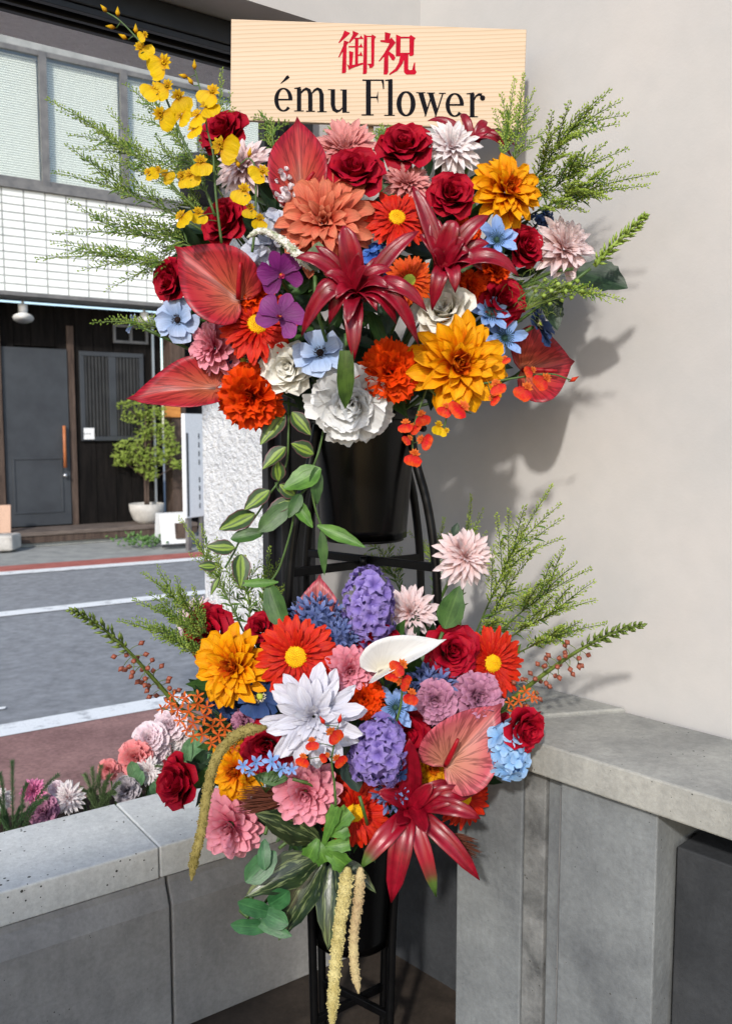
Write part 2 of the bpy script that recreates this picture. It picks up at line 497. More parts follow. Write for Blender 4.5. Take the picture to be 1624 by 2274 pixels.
# room floor
sc_ = (FB.p - FA.p).dot(FB.n) / FA.d.dot(FB.n)     # where the two walls meet, along FA
corner = FA.pt(sc_, 0, 0)
b = Builder(); b.poly([FA.pt(-3.0, -0.02, 0), FA.pt(sc_ + .1, -0.02, 0), FB.pt(2.6, -0.02, 0), (1.9, -1.5, 0), (-3.2, -1.5, 0)])
structure(b.build('floor', M['floor'], smooth=False))

# ---- plaster wall on the right and the short return by the opening
b = Builder(); s0 = (corner - FB.p).dot(FB.d)
FB.box(b, s0 - .12, 1.9, -0.12, 0, 0, 2.95)
structure(b.build('wall_right', M['plaster'], smooth=False))
sj0, _ = FA.px(597, 1300); sj1, _ = FA.px(688, 1300)
b = Builder(); FA.box(b, sj1, sc_ + .05, -0.12, -.006, .463, 2.95)
structure(b.build('wall_return', M['plaster'], smooth=False))

b = Builder(); FB.box(b, s0 - .02, 1.9, 0.001, .018, 0, .78)
structure(b.build('wall_shade_base', M['concdark'], smooth=False))  # added concrete base, its dark tone stands in for the bouquet's shadow
# ---- black window frame of the opening
zb0 = FA.px(250, 66)[1]; zb1 = FA.px(400, 29)[1]
root = empty('window_frame', FA.pt(0, 0, zb0)); tag(root, 'black aluminium frame round the open shopfront, with grooved head and right jamb', 'window frame')
def fpart(name, mt, *a, fr=FA, par=None, bv=0.003):
    o = fr.obj(name, mt, *a, parent=par, bv=bv)
    if par is not None: o.matrix_basis = Matrix.Translation(-Vector(par.location))
    return o
fpart('head_beam', M['blackal'], -1.05, sj1, -0.05, 0.03, zb0 + .022, zb1, par=root)
for i, (n0_, n1_, dz) in enumerate([(-0.05, -0.035, 0.0), (-0.02, -0.008, .004), (0.012, 0.026, .008)]):
    fpart('track_rail', M['blackal'], -1.05, sj0, n0_, n1_, zb0 + dz, zb0 + .021, par=root, bv=0.001)
fpart('jamb', M['blackal'], sj0 + .02, sj1 - .002, -0.055, 0.032, 0.465, zb0 - .001, par=root)
fpart('jamb_rail', M['blackal'], sj0, sj0 + .018, -0.03, 0.0, 0.465, zb0 - .001, par=root, bv=0.001)
fpart('jamb_fin', M['blackal'], sj0 + .045, sj0 + .06, 0.033, 0.042, 0.465, zb0 - .001, par=root, bv=0.001)
# ---- plaster lintel over the opening
e0 = ground(543, 0, zb1); e1 = ground(688, 46.5, zb1)
nin = max(0.06, ((e0 + e1) / 2 - FA.p).dot(FA.n))
b = Builder(); FA.box(b, -1.05, sc_ + nin * 0.9, -0.10, nin, zb1 + .002, 2.85)
structure(b.build('wall_lintel', M['plaster'], smooth=False))
# ---- outside canopy
o0 = ground(0, 74, zb0 + .03); o1 = ground(300, 150, zb0 + .03)
nout = ((o0 + o1) / 2 - FA.p).dot(FA.n)
b = Builder(); FA.box(b, -1.75, sj1 + .6, nout, -0.101, zb0 + .03, zb0 + .16)
so = structure(b.build('canopy', M['soffit'], smooth=False))
# drain hopper with its pipe under the canopy
dp = at(437, 165, 2.95); k = mpp(437, 165, 2.95)
b = Builder(); zt = zb0 + .025
root = empty('rain_hopper', (dp.x, dp.y, zt)); tag(root, 'dark grey rain hopper under the canopy with a pipe below it', 'drainpipe')
b.lathe([(0.001, 0), (48 * k, 0), (47 * k, -.02), (40 * k, -.13), (24 * k, -.15), (0.001, -.15)], 28)
b.build('hopper', M['metal'].copy(), root)
b = Builder(); b.tube(smooth_path([Vector((0, 0, -.15)), Vector((0, 0, -.24)), Vector((.05, -.02, -.33)), Vector((.16, -.06, -.40))], 5), 19 * k, 16)
b.build('pipe', M['metal'], root)
bpy.data.objects['hopper'].data.materials[0] = plain('hopper_grey', rgb(60, 61, 66), 0.6)

# ---- white roughcast pier outside the opening
p0 = at(452, 1100, 3.05); p1 = at(640, 1100, 2.75)
b = Builder()
d_ = (p1 - p0); d_.z = 0
b.box((p0.x, p0.y, -0.02), d_, Vector((d_.y, -d_.x, 0)).normalized() * -0.35, (0, 0, zb0 + .045))
tag(b.build('roughcast_pier', M['stucco'], smooth=False), 'sunlit white roughcast pier outside the opening, behind the hanging vine', 'pier')

# ---- concrete ledge on the left
root = empty('concrete_ledge', FA.pt(0, 0, 0)); tag(root, 'long grey concrete ledge below the open window, with a pitted coping', 'ledge')
T = Matrix.Translation(-Vector(root.location))
sj = FA.px(354, 1884)[0]
zt = 0.462
cuts = [-2.2, -1.05, sj, sj + 1.0]
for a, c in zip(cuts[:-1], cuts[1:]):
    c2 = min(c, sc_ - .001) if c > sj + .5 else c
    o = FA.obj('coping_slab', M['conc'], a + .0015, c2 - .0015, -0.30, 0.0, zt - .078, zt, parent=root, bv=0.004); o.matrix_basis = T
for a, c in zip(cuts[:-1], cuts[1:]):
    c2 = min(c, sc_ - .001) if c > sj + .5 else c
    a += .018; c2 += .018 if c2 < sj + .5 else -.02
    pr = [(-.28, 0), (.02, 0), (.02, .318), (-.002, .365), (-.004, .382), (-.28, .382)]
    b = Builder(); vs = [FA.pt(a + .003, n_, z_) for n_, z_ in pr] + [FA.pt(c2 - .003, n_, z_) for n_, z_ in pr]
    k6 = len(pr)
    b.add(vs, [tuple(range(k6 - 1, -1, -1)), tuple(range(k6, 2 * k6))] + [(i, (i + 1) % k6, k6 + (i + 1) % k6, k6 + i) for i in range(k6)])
    o = b.build('ledge_block', M['concside_shaded'], root, smooth=False); o.matrix_basis = T; bevel(o, .004)

# ---- concrete counter on the right
root = empty('concrete_counter', FB.pt(.6, .15, 0)); tag(root, 'grey concrete counter with a thick slab top against the plaster wall', 'counter')
T = Matrix.Translation(-Vector(root.location))
ZC = 0.853
FC = Frame(FB.pt(0, .298, 0), FB.d, FB.n)      # front face of the slab
j0 = FC.px(1207, 1615)[0]
def cp(name, mt, *a, bv=0.003):
    o = FB.obj(name, mt, *a, parent=root, bv=bv); o.matrix_basis = T; return o
def spx(u, v, nn): return Frame(FB.pt(0, nn, 0), FB.d, FB.n).px(u, v)[0]
gj = spx(1391, 1582, 0.0)
sl = spx(1010, 2000, .275)
b = Builder()
# two slabs with a skewed joint between them
def slab(pts, z0, z1):
    b = Builder(); k = len(pts)
    vs = [FB.pt(s, n, z0) for s, n in pts] + [FB.pt(s, n, z1) for s, n in pts]
    fs = [tuple(range(k)), tuple(range(2 * k - 1, k - 1, -1))] + [(i, k + i, k + (i + 1) % k, (i + 1) % k) for i in range(k)]
    b.add(vs, fs)
    bm_ = b.build('top_slab', M['conc_lit'], root, smooth=False); bm_.matrix_basis = T; bevel(bm_, .004)
gf = (ground(1207, 1615, ZC) - FB.p)
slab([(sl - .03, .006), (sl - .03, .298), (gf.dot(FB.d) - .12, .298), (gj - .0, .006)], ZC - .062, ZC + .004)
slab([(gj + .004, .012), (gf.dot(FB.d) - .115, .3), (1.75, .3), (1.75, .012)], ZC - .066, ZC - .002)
nf = .272
s1 = spx(1155, 2000, nf); s2 = spx(1203, 2000, nf); s3 = spx(1241, 2000, nf); s4 = spx(1455, 2000, nf); s5 = spx(1480, 2000, nf - .05)
cp('end_panel', M['conc_shaded'], sl, s1, .03, nf, 0, ZC - .075)
cp('rough_panel', M['concrough'], s1 + .001, s2, .03, nf - .004, 0, ZC - .079)
cp('joint_panel', M['conc_shaded'], s2 + .001, s3 - .003, .03, nf - .012, 0, ZC - .083)
cp('edge_trim', M['metal'], s3 - .0025, s3 - .0005, .2, nf + .002, 0, ZC - .09, bv=0)
cp('front_panel', M['conc_shaded'], s3, s4, .03, nf + .004, 0, ZC - .071)
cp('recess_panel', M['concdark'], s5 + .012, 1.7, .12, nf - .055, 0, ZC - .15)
cp('gap_shade_panel', M['void'], s4 + .001, 1.7, .02, .05, 0, ZC - .07, bv=0)  # black sheet painting in the shadow of the gap under the slab

# ---- unseen wall added behind the photographer to shade the ledge face
b = Builder(); FA.box(b, -3.7, -2.2, 2.12, 2.24, 0, 2.35)
structure(b.build('wall_shade_blocker', M['plaster'], smooth=False))

# ================================================================== house across the street
house = empty('timber_shopfront', FW.pt(0, 0, 0)); tag(house, 'building across the street with white tiles above a dark timber front', 'building')
TH = Matrix.Translation(-Vector(house.location))
def hp(name, mt, *a, par=None, bv=0.0):
    o = FW.obj(name, mt, *a, parent=par or house, bv=bv)
    if par is None or par is house: o.matrix_basis = TH
    else: o.matrix_basis = Matrix.Identity(4)
    return o
NT = 0.6        # the upper floor stands forward of the timber wall
def hs(u, v, n=0.0): return FW.px(u, v, n)
zt0 = hs(0, 645, NT)[1]; ztop = hs(0, 414, NT)[1]; zw0 = hs(0, 400, NT)[1]; zw1 = hs(0, 92, NT)[1]
sL = hs(-330, 500, NT)[0]; sR = hs(640, 500, NT)[0]
hp('upper_wall', M['grout'], sL, sR, -.2, NT - .012, zt0, ztop)
hp('upper_wall_head', M['grout'], sL, sR, -.2, NT, zw1, zw1 + 3.0)
hp('room_behind', M['pale_room'], sL, sR, -.2, NT - .35, ztop + .001, zw1 - .001)
sc0 = hs(8.5, 560, NT)[0]; sc1 = hs(57, 560, NT)[0]; tw = sc1 - sc0
rows = 13; th_ = (ztop - zt0) / rows
tm = None
c0 = int((sL - sc0) / tw); c1 = int((hs(470, 560, NT)[0] - sc0) / tw) + 1
tb = Builder(); tb.box((0, 0, 0), FW.d * (tw - .016), FW.n * .014, Vector((0, 0, th_ - .014)))
tme = mesh('tile', tb.v, tb.f, M['tile'], smooth=False)
rt = random.Random(3)
for r in range(rows):
    for c in range(c0, c1 + 1):
        if sc0 + c * tw < sL: continue
        o = obj('tile', tme, house)
        o.matrix_basis = TH @ Matrix.Translation(FW.pt(sc0 + c * tw + .008, NT - .011 + rt.uniform(-.0015, .0015), zt0 + r * th_ + .007))
hp('fascia', M['metal'], sL, sR, NT - .05, NT + .03, zt0 - .045, zt0 - .001)
# upper windows: frames, glass, blinds
su = [sL, hs(-92, 250, NT)[0], hs(90, 250, NT)[0], hs(270, 300, NT)[0], hs(445, 330, NT)[0], hs(620, 350, NT)[0]]
hp('window_sill', M['metal'], sL, sR, NT - .04, NT + .05, ztop, zw0)
for i in range(5):
    a, c = su[i], su[i + 1]
    wroot = hp('window', M['metal'], a, a + .09, NT - .06, NT + .01, zw0 + .001, zw1 - .001)
    for nm, args in (('window_rail', (a + .091, c, NT - .05, NT, zw0 + .001, zw0 + .07)), ('window_rail', (a + .091, c, NT - .05, NT, zw1 - .06, zw1 - .001))):
        hp(nm, M['metal'], *args, par=wroot)
    hp('pane', M['glass'], a + .091, c, NT - .03, NT - .024, zw0 + .071, zw1 - .061, par=wroot)
    bb = Builder(); zz = zw0 + .08
    while zz < zw1 - .08:
        p_ = FW.pt(a + .1, NT - .09, zz); bb.box(p_, FW.d * (c - a - .11), FW.n * .007 + Vector((0, 0, -.0205)), Vector((0, 0, .002)))
        zz += .0285
    o = bb.build('blind', M['blind'], wroot, smooth=False); o['kind'] = 'stuff'

# ground floor timber
zs = 0.17
sl0 = hs(-300, 1000)[0]; sr0 = hs(362, 1000)[0]
sd0 = hs(6, 900)[0]; sd1 = hs(150, 900)[0]; zdt = hs(76, 773)[1]
wx = sl0; rp = random.Random(8)
wl0 = hs(177, 880)[0]; wl1 = hs(318, 880)[0]; wz1 = hs(250, 783)[1]; wz0 = hs(250, 978)[1]
hp('wall_backing', M['void'], sl0, sr0, -.25, -.06, zs - .2, zt0 - .05)
while wx < sr0 - .02:
    pw = rp.uniform(.2, .3)
    x2 = min(wx + pw, sr0)
    if not (sd0 - .05 < wx and x2 < sd1 + .05):
        hp('plank', M['wood_dk'] if rp.random() < .93 else M['wood_br'], wx + .003, x2 - .003, -.05, rp.uniform(-.004, .004), zs, zt0 - .05, bv=.003)
    else:
        hp('plank', M['wood_dk'], wx + .003, x2 - .003, -.05, rp.uniform(-.004, .004), zdt + .03, zt0 - .05, bv=.003)
    wx = x2
hp('corner_post', M['wood_br'], hs(-12, 900)[0], hs(3, 900)[0], .006, .10, zs, zt0 - .05, bv=.005)
hp('door_post', M['wood_br'], sd1 + .01, sd1 + .10, .006, .03, zs, zt0 - .3, bv=.005)
# door
door = hp('door', M['door'], sd0, sd1, .008, .05, zs + .02, zdt)
zp1 = hs(60, 1015)[1]; zp0 = hs(60, 1140)[1]; dw = sd1 - sd0
for args in ((sd0 + dw * .1, sd1 - dw * .12, .051, .062, zp1 - .03, zp1), (sd0 + dw * .1, sd1 - dw * .12, .051, .062, zp0, zp0 + .03),
             (sd0 + dw * .1, sd0 + dw * .1 + .03, .051, .062, zp0 + .031, zp1 - .031), (sd1 - dw * .12 - .03, sd1 - dw * .12, .051, .062, zp0 + .031, zp1 - .031)):
    hp('moulding', M['door'], *args, par=door, bv=.004)
sh = hs(144, 1000, .1)[0]; zh1 = hs(144, 945, .1)[1]; zh0 = hs(144, 1038, .1)[1]
b = Builder(); b.tube([FW.pt(sh, .11, zh0), FW.pt(sh, .11, zh1)], .021, 10)
b.build('handle', M['handle'], door)
b = Builder()
for z_ in (zh0 + .12, zh1 - .12): b.tube([FW.pt(sh, .05, z_), FW.pt(sh, .1, z_)], .012, 8)
b.build('handle_mount', M['steel'], door)
b = Builder(); kp = FW.pt(hs(144, 1055, .06)[0], .05, hs(144, 1055, .06)[1])
b.tube([kp, kp + FW.n * .03, kp + FW.n * .05, kp + FW.n * .075], [.014, .014, .034, .02], 12)
b.build('door_knob', M['steel'], door)
# lattice window
lat = hp('lattice_window', M['void'], wl0 + .04, wl1 - .04, .006, .012, wz0 + .04, wz1 - .04)
wm = (wl0 + wl1) / 2
for args in ((wl0, wl1, .006, .05, wz1 - .06, wz1), (wl0, wl1, .006, .05, wz0, wz0 + .06), (wl0, wl0 + .06, .006, .049, wz0 + .061, wz1 - .061), (wl1 - .06, wl1, .006, .049, wz0 + .061, wz1 - .061), (wm - .05, wm + .05, .006, .049, wz0 + .061, wz1 - .061)):
    hp('window_frame_bar', M['door'], *args, par=lat, bv=.004)
for (a, c) in ((wl0 + .06, wm - .05), (wm + .05, wl1 - .06)):
    for i in range(7):
        x_ = a + (c - a) * (i + .5) / 7
        hp('lattice_bar', M['bar'], x_ - .016, x_ + .016, .013, .04, wz0 + .062, wz1 - .062, par=lat, bv=.003)
# small high window
v0 = hs(250, 740)[0]; v1 = hs(327, 740)[0]; vz1 = hs(288, 722)[1]; vz0 = hs(288, 763)[1]; vm = (v0 + v1) / 2
vent = hp('vent_window', M['void'], v0 + .02, v1 - .02, .006, .012, vz0 + .02, vz1 - .02)
for args in ((v0, v1, .006, .04, vz1 - .035, vz1), (v0, v1, .006, .04, vz0, vz0 + .035), (v0, v0 + .035, .006, .039, vz0 + .036, vz1 - .036), (v1 - .035, v1, .006, .039, vz0 + .036, vz1 - .036), (vm - .02, vm + .02, .006, .039, vz0 + .036, vz1 - .036)):
    hp('window_frame_bar', M['metal'], *args, par=vent)
hp('notice', M['white'], hs(184, 963)[0], hs(207, 963)[0], .055, .06, hs(196, 975)[1], hs(196, 950)[1])
b = Builder(); s_, z_ = hs(195, 963, .062)
for i in range(3): FW.box(b, s_ - .05 + i * .035, s_ - .03 + i * .035, .0605, .0612, z_ - .008, z_ + .008)
b.build('notice_print', M['metal'], house, smooth=False).matrix_basis = TH
hp('step_top', M['deck'], sl0, sr0 + .25, .0, .62, zs - .05, zs, bv=.006)
hp('step_front', M['wood_br'], sl0 + .1, sr0 + .25, .5, .6, .03, zs - .051, bv=.006)
hp('step_base', M['gutter'], sl0 + .1, sr0 + .25, .3, .55, -.02, .029)
hp('side_post', M['wood_br'], hs(366, 900)[0], hs(398, 900)[0], -.05, .25, 0, zt0 - .05, bv=.006)
hp('side_wall', M['void'], hs(400, 900)[0], hs(640, 900)[0], -.3, -.06, 0, zt0 - .05)
hp('orange_board', M['orangewood'], hs(366, 900, .27)[0], hs(400, 900, .27)[0], .255, .285, hs(380, 926, .27)[1], hs(380, 885, .27)[1])
hp('meter_pipe', M['steel'], hs(340, 900, .05)[0], hs(345, 900, .05)[0], .02, .05, zs, zt0 - .05)

# neighbouring houses on either side of it
def neighbour(name, label, s_a, s_b, hgt, mw, floors, nwin, seed):
    rn = random.Random(seed)
    r = empty(name, FW.pt(s_a, 0, 0)); tag(r, label, 'building', 'plain houses beside the timber shopfront')
    Tn = Matrix.Translation(-Vector(r.location))
    def q(nm, mt, *a, bv=0.0, par=None):
        o = FW.obj(nm, mt, *a, parent=par or r, bv=bv); o.matrix_basis = Tn if par is None else Matrix.Identity(4); return o
    q('wall', mw, s_a, s_b, -3.0, .3, -.02, hgt)
    q('parapet', M['metal'], s_a - .05, s_b + .05, -3.05, .38, hgt + .001, hgt + .12)
    w_ = (s_b - s_a) / nwin
    for f_ in range(floors):
        for i in range(nwin):
            a = s_a + w_ * (i + .2); c = a + w_ * .6; z0 = 1.0 + f_ * 2.7; z1 = z0 + 1.25
            wn_ = q('window', M['metal'], a, c, .301, .34, z0, z1)
            q('pane', M['void'], a + .06, c - .06, .341, .345, z0 + .06, z1 - .06, par=wn_)
            q('sill', M['gutter'], a - .05, c + .05, .301, .42, z0 - .07, z0 - .002, par=wn_)
neighbour('corner_house', 'plain grey rendered house right of the timber shopfront, behind the pier', sR + .15, sR + 7.5, 8.2, M['gutter'], 3, 3, 1)
neighbour('plain_house', 'plain pale house left of the timber shopfront, beyond the picture edge', sL - 7.2, sL - .12, 7.4, M['pot'], 2, 3, 2)

# spot lamps under the tiled storey
def spotlamp(u, v, label):
    s_, z_ = FW.px(u, v, .35)
    p = FW.pt(s_, .35, zt0 - .046)
    r = empty('spot_lamp', p); tag(r, label, 'spotlight', 'white spot lamps under the tiled storey')
    h = p.z - z_
    b = Builder(); b.tube([(0, 0, 0), (0, 0, -h * .35)], .018, 8); b.build('bracket', M['steel'], r)
    b = Builder(); b.tube([(0, 0, -h * .35), (0, 0, -h * .85)], .055, 12); b.build('lamp_body', M['white'], r)
    b = Builder(); b.tube([(0, 0, -h * .85), (.005, -.01, -h * 1.02), (.012, -.03, -h * 1.26)], [.045, .06, .125], 16); b.build('lamp_shade', M['white'], r)
spotlamp(52, 698, 'white spot lamp above the grey door across the street')
spotlamp(321, 708, 'white spot lamp above the small high window across the street')

# potted maple on the step
def maple():
    rm = random.Random(5)
    s_, z_ = FW.px(327, 1165, .38)
    base = FW.pt(s_, .38, zs + .001)
    k = mpp(327, 1150, base.y)
    r = empty('potted_maple', base); tag(r, 'young green maple in a round pale stone pot on the timber step', 'tree')
    b = Builder(); b.lathe([(.001, 0), (20 * k, 0), (30 * k, 10 * k), (37 * k, 28 * k), (38.5 * k, 44 * k), (36 * k, 44.5 * k), (34 * k, 38 * k), (.001, 37 * k)], 28); b.build('pot', M['pot'], r)
    b = Builder(); b.lathe([(33.5 * k, 39 * k), (.001, 40 * k)], 20); b.build('pot_soil', M['soil'], r)
    tk = Builder()
    tops = []
    for (dx, tilt, hgt) in ((-3, -.06, 190), (4, .05, 240), (0, .01, 270)):
        pts = [Vector((dx * k, 0, 38 * k)), Vector((dx * k * 1.5, 0, 110 * k)), Vector(((dx + tilt * 300) * k, 0, hgt * k))]
        tk.tube(smooth_path(pts, 4), [2.6 * k - i * .2 * k for i in range(9)], 6)
    clumps = [(-45, 155, 30), (-20, 165, 32), (15, 150, 30), (40, 150, 26), (0, 130, 24), (60, 165, 20), (-55, 140, 20), (10, 110, 18), (-5, 195, 20), (20, 205, 24), (45, 210, 18), (-25, 235, 22), (0, 250, 24), (25, 240, 22), (-10, 270, 18), (12, 275, 14), (-40, 262, 14), (50, 185, 18), (70, 130, 14)]
    lf = Builder()
    for (x, h, rr) in clumps:
        c = Vector((x * k, rm.uniform(-18, 18) * k, h * k))
        tk.tube([Vector((x * .15 * k, 0, (h - 35) * k)), c], 1.2 * k, 4)
        for _ in range(int(rr * 3.4)):
            a = rm.uniform(0, 2 * pi); q = sqrt(rm.random()) * rr * 1.1
            p = c + Vector((cos(a) * q, sin(a) * q * .8, rm.uniform(-.7, .7) * rr)) * k
            sz = rm.uniform(5, 8) * k
            nrm = Vector((rm.uniform(-.6, .6), rm.uniform(-1.2, .1), .8)).normalized()
            t1 = nrm.orthogonal().normalized(); t1 = Quaternion(nrm, rm.uniform(0, 6.28)) @ t1; t2 = nrm.cross(t1)
            # three-pointed leaf
            lf.add([p, p + t1 * sz, p + (t1 * .3 + t2 * .35) * sz, p + (t2 * .9 + t1 * .2) * sz, p + (t2 * .35 - t1 * .3) * sz, p - t1 * .8 * sz + t2 * .2 * sz, p - (t1 * .3 + t2 * .2) * sz],
                   [(0, 1, 2), (0, 2, 3), (0, 3, 4), (0, 4, 5), (0, 5, 6)], [(.3, .5)] * 7)
    tk.build('trunk', M['wood_br'], r)
    o = lf.build('crown', leaf_mat('maple_leaf', rgb(150, 178, 66), rgb(196, 212, 118), 0.6, 0.2, 0.5, rib=0), r, smooth=False); o['kind'] = 'stuff'
maple()

# weeds at the end of the step
rw = random.Random(2)
gp = ground(322, 1212)
b = Builder()
for i in range(150):
    p = gp + Vector((rw.gauss(0, .17), rw.gauss(0, .12), rw.uniform(0, .12)))
    b.octa(p, (rw.uniform(-1, 1), rw.uniform(-1, 1), rw.uniform(.2, 1)), .06, .016)
tag(b.build('weeds', leaf_mat('weed_leaf', rgb(70, 110, 50), rgb(110, 150, 80), .6, rib=0), smooth=False), 'low green weeds at the end of the timber step', 'weeds', kind='stuff')

# folding sign board on the far pavement
g0 = ground(352, 1212); g1 = ground(418, 1208)
r = empty('folding_sign', g0); tag(r, 'white folding sign board standing at the end of the timber step', 'sign board')
du = (g1 - g0); wd = du.length; du.normalize(); dn = Vector((-du.y, du.x, 0)) * -1
kz = mpp(380, 1180, g0.y)
def panel(name, off, lean, mt, w0=0.0, w1=None, z0=.02, z1=None, th=.02):
    z1 = z1 or 72 * kz; w1 = w1 or wd
    b = Builder(); b.box(du * w0 + dn * off + Vector((0, 0, z0)), du * (w1 - w0), dn * -th, dn * lean * (z1 - z0) + Vector((0, 0, z1 - z0)))
    o = b.build(name, mt, r, smooth=False); bevel(o, .004)
panel('front_leaf', 0.18, -.22, M['white']); panel('back_leaf', -0.18, .22, M['white'])
panel('picture', .187, -.22, M['wood_br'], wd * .45, wd * .9, 18 * kz, 52 * kz, .004)
panel('foot', .2, 0, M['bar'], 0, wd, 0, .04, .03)
# hanging white name board further along
q0 = at(407, 1150, 10.4); q1 = at(447, 1150, 10.7)
r = empty('name_board', (q0.x, q0.y, 0)); tag(r, 'tall white name board on dark posts beside the roughcast pier', 'sign board')
du = q1 - q0; du.z = 0; wd = du.length; du.normalize(); dn = Vector((du.y, -du.x, 0))
zt_, zb_ = at(407, 918, 10.4).z, q0.z
b = Builder(); b.box(Vector((0, 0, zb_)), du * wd, dn * .05, Vector((0, 0, zt_ - zb_))); b.build('board', M['white'], r, smooth=False)
b = Builder(); b.box(du * wd * .06 + dn * .051 + Vector((0, 0, zb_ + .02)), du * wd * .09, dn * .004, Vector((0, 0, (zt_ - zb_) * .8))); b.build('dark_panel', M['bar'], r, smooth=False)
for i in range(9):
    if i in (4,): continue
    b = Builder(); b.box(du * wd * .72 + dn * .051 + Vector((0, 0, zb_ + .1 + i * (zt_ - zb_) * .085)), du * wd * .045, dn * .004, Vector((0, 0, (zt_ - zb_) * .05))); b.build('lettering', M['bar'], r, smooth=False)
for f_ in (.1, .85):
    b = Builder(); b.box(du * wd * f_, du * .06, dn * .045, Vector((0, 0, zb_ - .001))); b.build('post', M['metal'], r, smooth=False)
# stray boards at the left end of the step
g0 = ground(8, 1215)
r = empty('timber_offcut', g0); tag(r, 'pale timber board leaning by the foot of the grey door post', 'board')
b = Builder(); k = mpp(8, 1180, g0.y); b.box((-8 * k, 0, 0), (20 * k, .06, 0), (0, .03, 0), (-6 * k, .12, 92 * k)); b.build('plank', M['pinkwood'], r, smooth=False)
g0 = ground(-4, 1226)
b = Builder(); k = mpp(8, 1200, g0.y); b.box((-20 * k, 0, 0), (45 * k, .1, 0), (0, .3, 0), (0, 0, 36 * k))
o = b.build('stone_block', M['pot'], None, smooth=False); o.location = g0; bevel(o, .03)
tag(o, 'rough pale stone block at the left end of the timber step', 'block')
# ================================================================== flower stand
STX, STY = at(800, 1100, 1.90).x, 1.90
UB = (at(808, 1190, STY), at(808, 905, STY))       # upper bucket bottom and rim
zub0, zub1 = UB[0].z, UB[1].z
UC = Vector((at(806, 1050, STY).x, STY, 0))
LC = Vector((at(782, 2000, STY).x, STY, 0))
zlb0 = at(780, 2128, STY - .1).z; zlb1 = zlb0 + .30
M['bucket'] = surf('black_plastic', rgb(4, 4, 4), rgb(6, 6, 7), 30, 0.26, 0.2, 90, 0.04, 0.002, stretch=(1, 1, .1))
M['standmetal'] = surf('black_steel_tube', rgb(5, 5, 6), rgb(9, 9, 10), 30, 0.38, 0.22, 200, 0.05, 0.001)
def bucket(name, c, z0, z1, r0, r1, label):
    r = empty(name, (c.x, c.y, z0)); tag(r, label, 'bucket', 'black plastic flower buckets')
    h = z1 - z0
    b = Builder(); b.lathe([(.001, .012), (r0 * .97, .012), (r0, 0), (r0 * 1.005, .02), (r0 + (r1 - r0) * .5, h * .5), (r1 * .985, h * .93), (r1 * .985, h), (r1 * .95, h), (r1 * .84, h * .5), (.001, h * .45)], 48); b.build('body', M['bucket'], r)
    b = Builder(); b.lathe([(r1 * .99, h * .90), (r1 * 1.05, h * .915), (r1 * 1.055, h * .99), (r1 * 1.03, h * 1.002), (r1 * .96, h * 1.002)], 48); b.build('rim', M['bucket'], r)
    for sx in (-1, 1):
        b = Builder(); b.tube([(sx * r1 * 1.03, -.02, h * .86), (sx * r1 * 1.12, -.012, h * .84), (sx * r1 * 1.12, .012, h * .84), (sx * r1 * 1.03, .02, h * .86)], .008, 8); b.build('handle_lug', M['bucket'], r)
    return r
kU = mpp(808, 1050, STY); kL = mpp(780, 2050, STY)
bucket('flower_bucket', UC, zub0, zub1, 97 * kU, 118 * kU, 'glossy black bucket of the upper tier, below the big white peony')
bucket('flower_bucket', LC, zlb0, zlb1, 92 * kL, 112 * kL, 'black bucket of the lower tier, behind the two hanging pale tassels')

sr = empty('display_stand', (UC.x, STY, 0)); tag(sr, 'black tubular two tier flower stand with curved legs and cross braces', 'stand')
legpts = []
for (sx, sy) in ((-1, -1), (1, -1), (1, 1), (-1, 1)):
    ctrl = [(.098, zub0 + .24), (.114, zub0 + .16), (.136, zub0 + .08), (.152, zub0 - .02), (.159, zub0 - .12), (.157, zub0 - .24), (.142, .74), (.108, .58), (.094, .42), (.088, .2), (.084, .0)]
    pts = []
    for (o_, z_) in ctrl:
        fx = (z_ / 1.0); cx = LC.x + (UC.x - LC.x) * min(1, max(0, (z_ - .4) / .5))
        yy = .8 if sy > 0 else .62
        pts.append(Vector((cx + sx * o_ * (.84 if sy > 0 else .97), STY + sy * o_ * yy, z_)))
    legpts.append(pts)
    b = Builder(); b.tube(smooth_path(pts, 5), .0095, 10); b.build('leg', M['standmetal'], sr, org=sr.location)
def leg_at(i, z):
    pts = smooth_path(legpts[i], 6)
    return min(pts, key=lambda p: abs(p.z - z))
for z_ in (zub0 - .065, .135):
    for (i, j, dz) in ((0, 2, 0), (1, 3, .011)):
        a, c = leg_at(i, z_).copy(), leg_at(j, z_).copy(); a.z = c.z = z_ + dz
        b = Builder(); d = (c - a); nrm = Vector((d.y, -d.x, 0)).normalized()
        b.box(a - nrm * .006 - Vector((0, 0, .009)), d, nrm * .012, Vector((0, 0, .018)))
        o = b.build('cross_brace', M['standmetal'], sr, smooth=False, org=sr.location); bevel(o, .002)
b = Builder(); bc = Vector((UC.x, STY, zub0 - .045)); b.tube([bc - Vector((0, 0, .02)), bc], .008, 10); b.build('brace_bolt', M['standmetal'], sr, org=sr.location)
def ring(c, z, r):
    b = Builder(); n = 40
    pts = [Vector((c.x + r * cos(2 * pi * i / n), c.y + r * sin(2 * pi * i / n), z)) for i in range(n + 1)]
    b.tube(pts, .006, 8, cap=False); b.build('ring', M['standmetal'], sr, org=sr.location)

# plates that carry the buckets
for c, z in ((UC, zub0), (LC, zlb0)):
    b = Builder(); b.lathe([(.001, 0), (.088, 0), (.088, -.006), (.001, -.006)], 28, (c.x, c.y, z - .001)); b.build('bucket_tray', M['standmetal'], sr, org=sr.location)

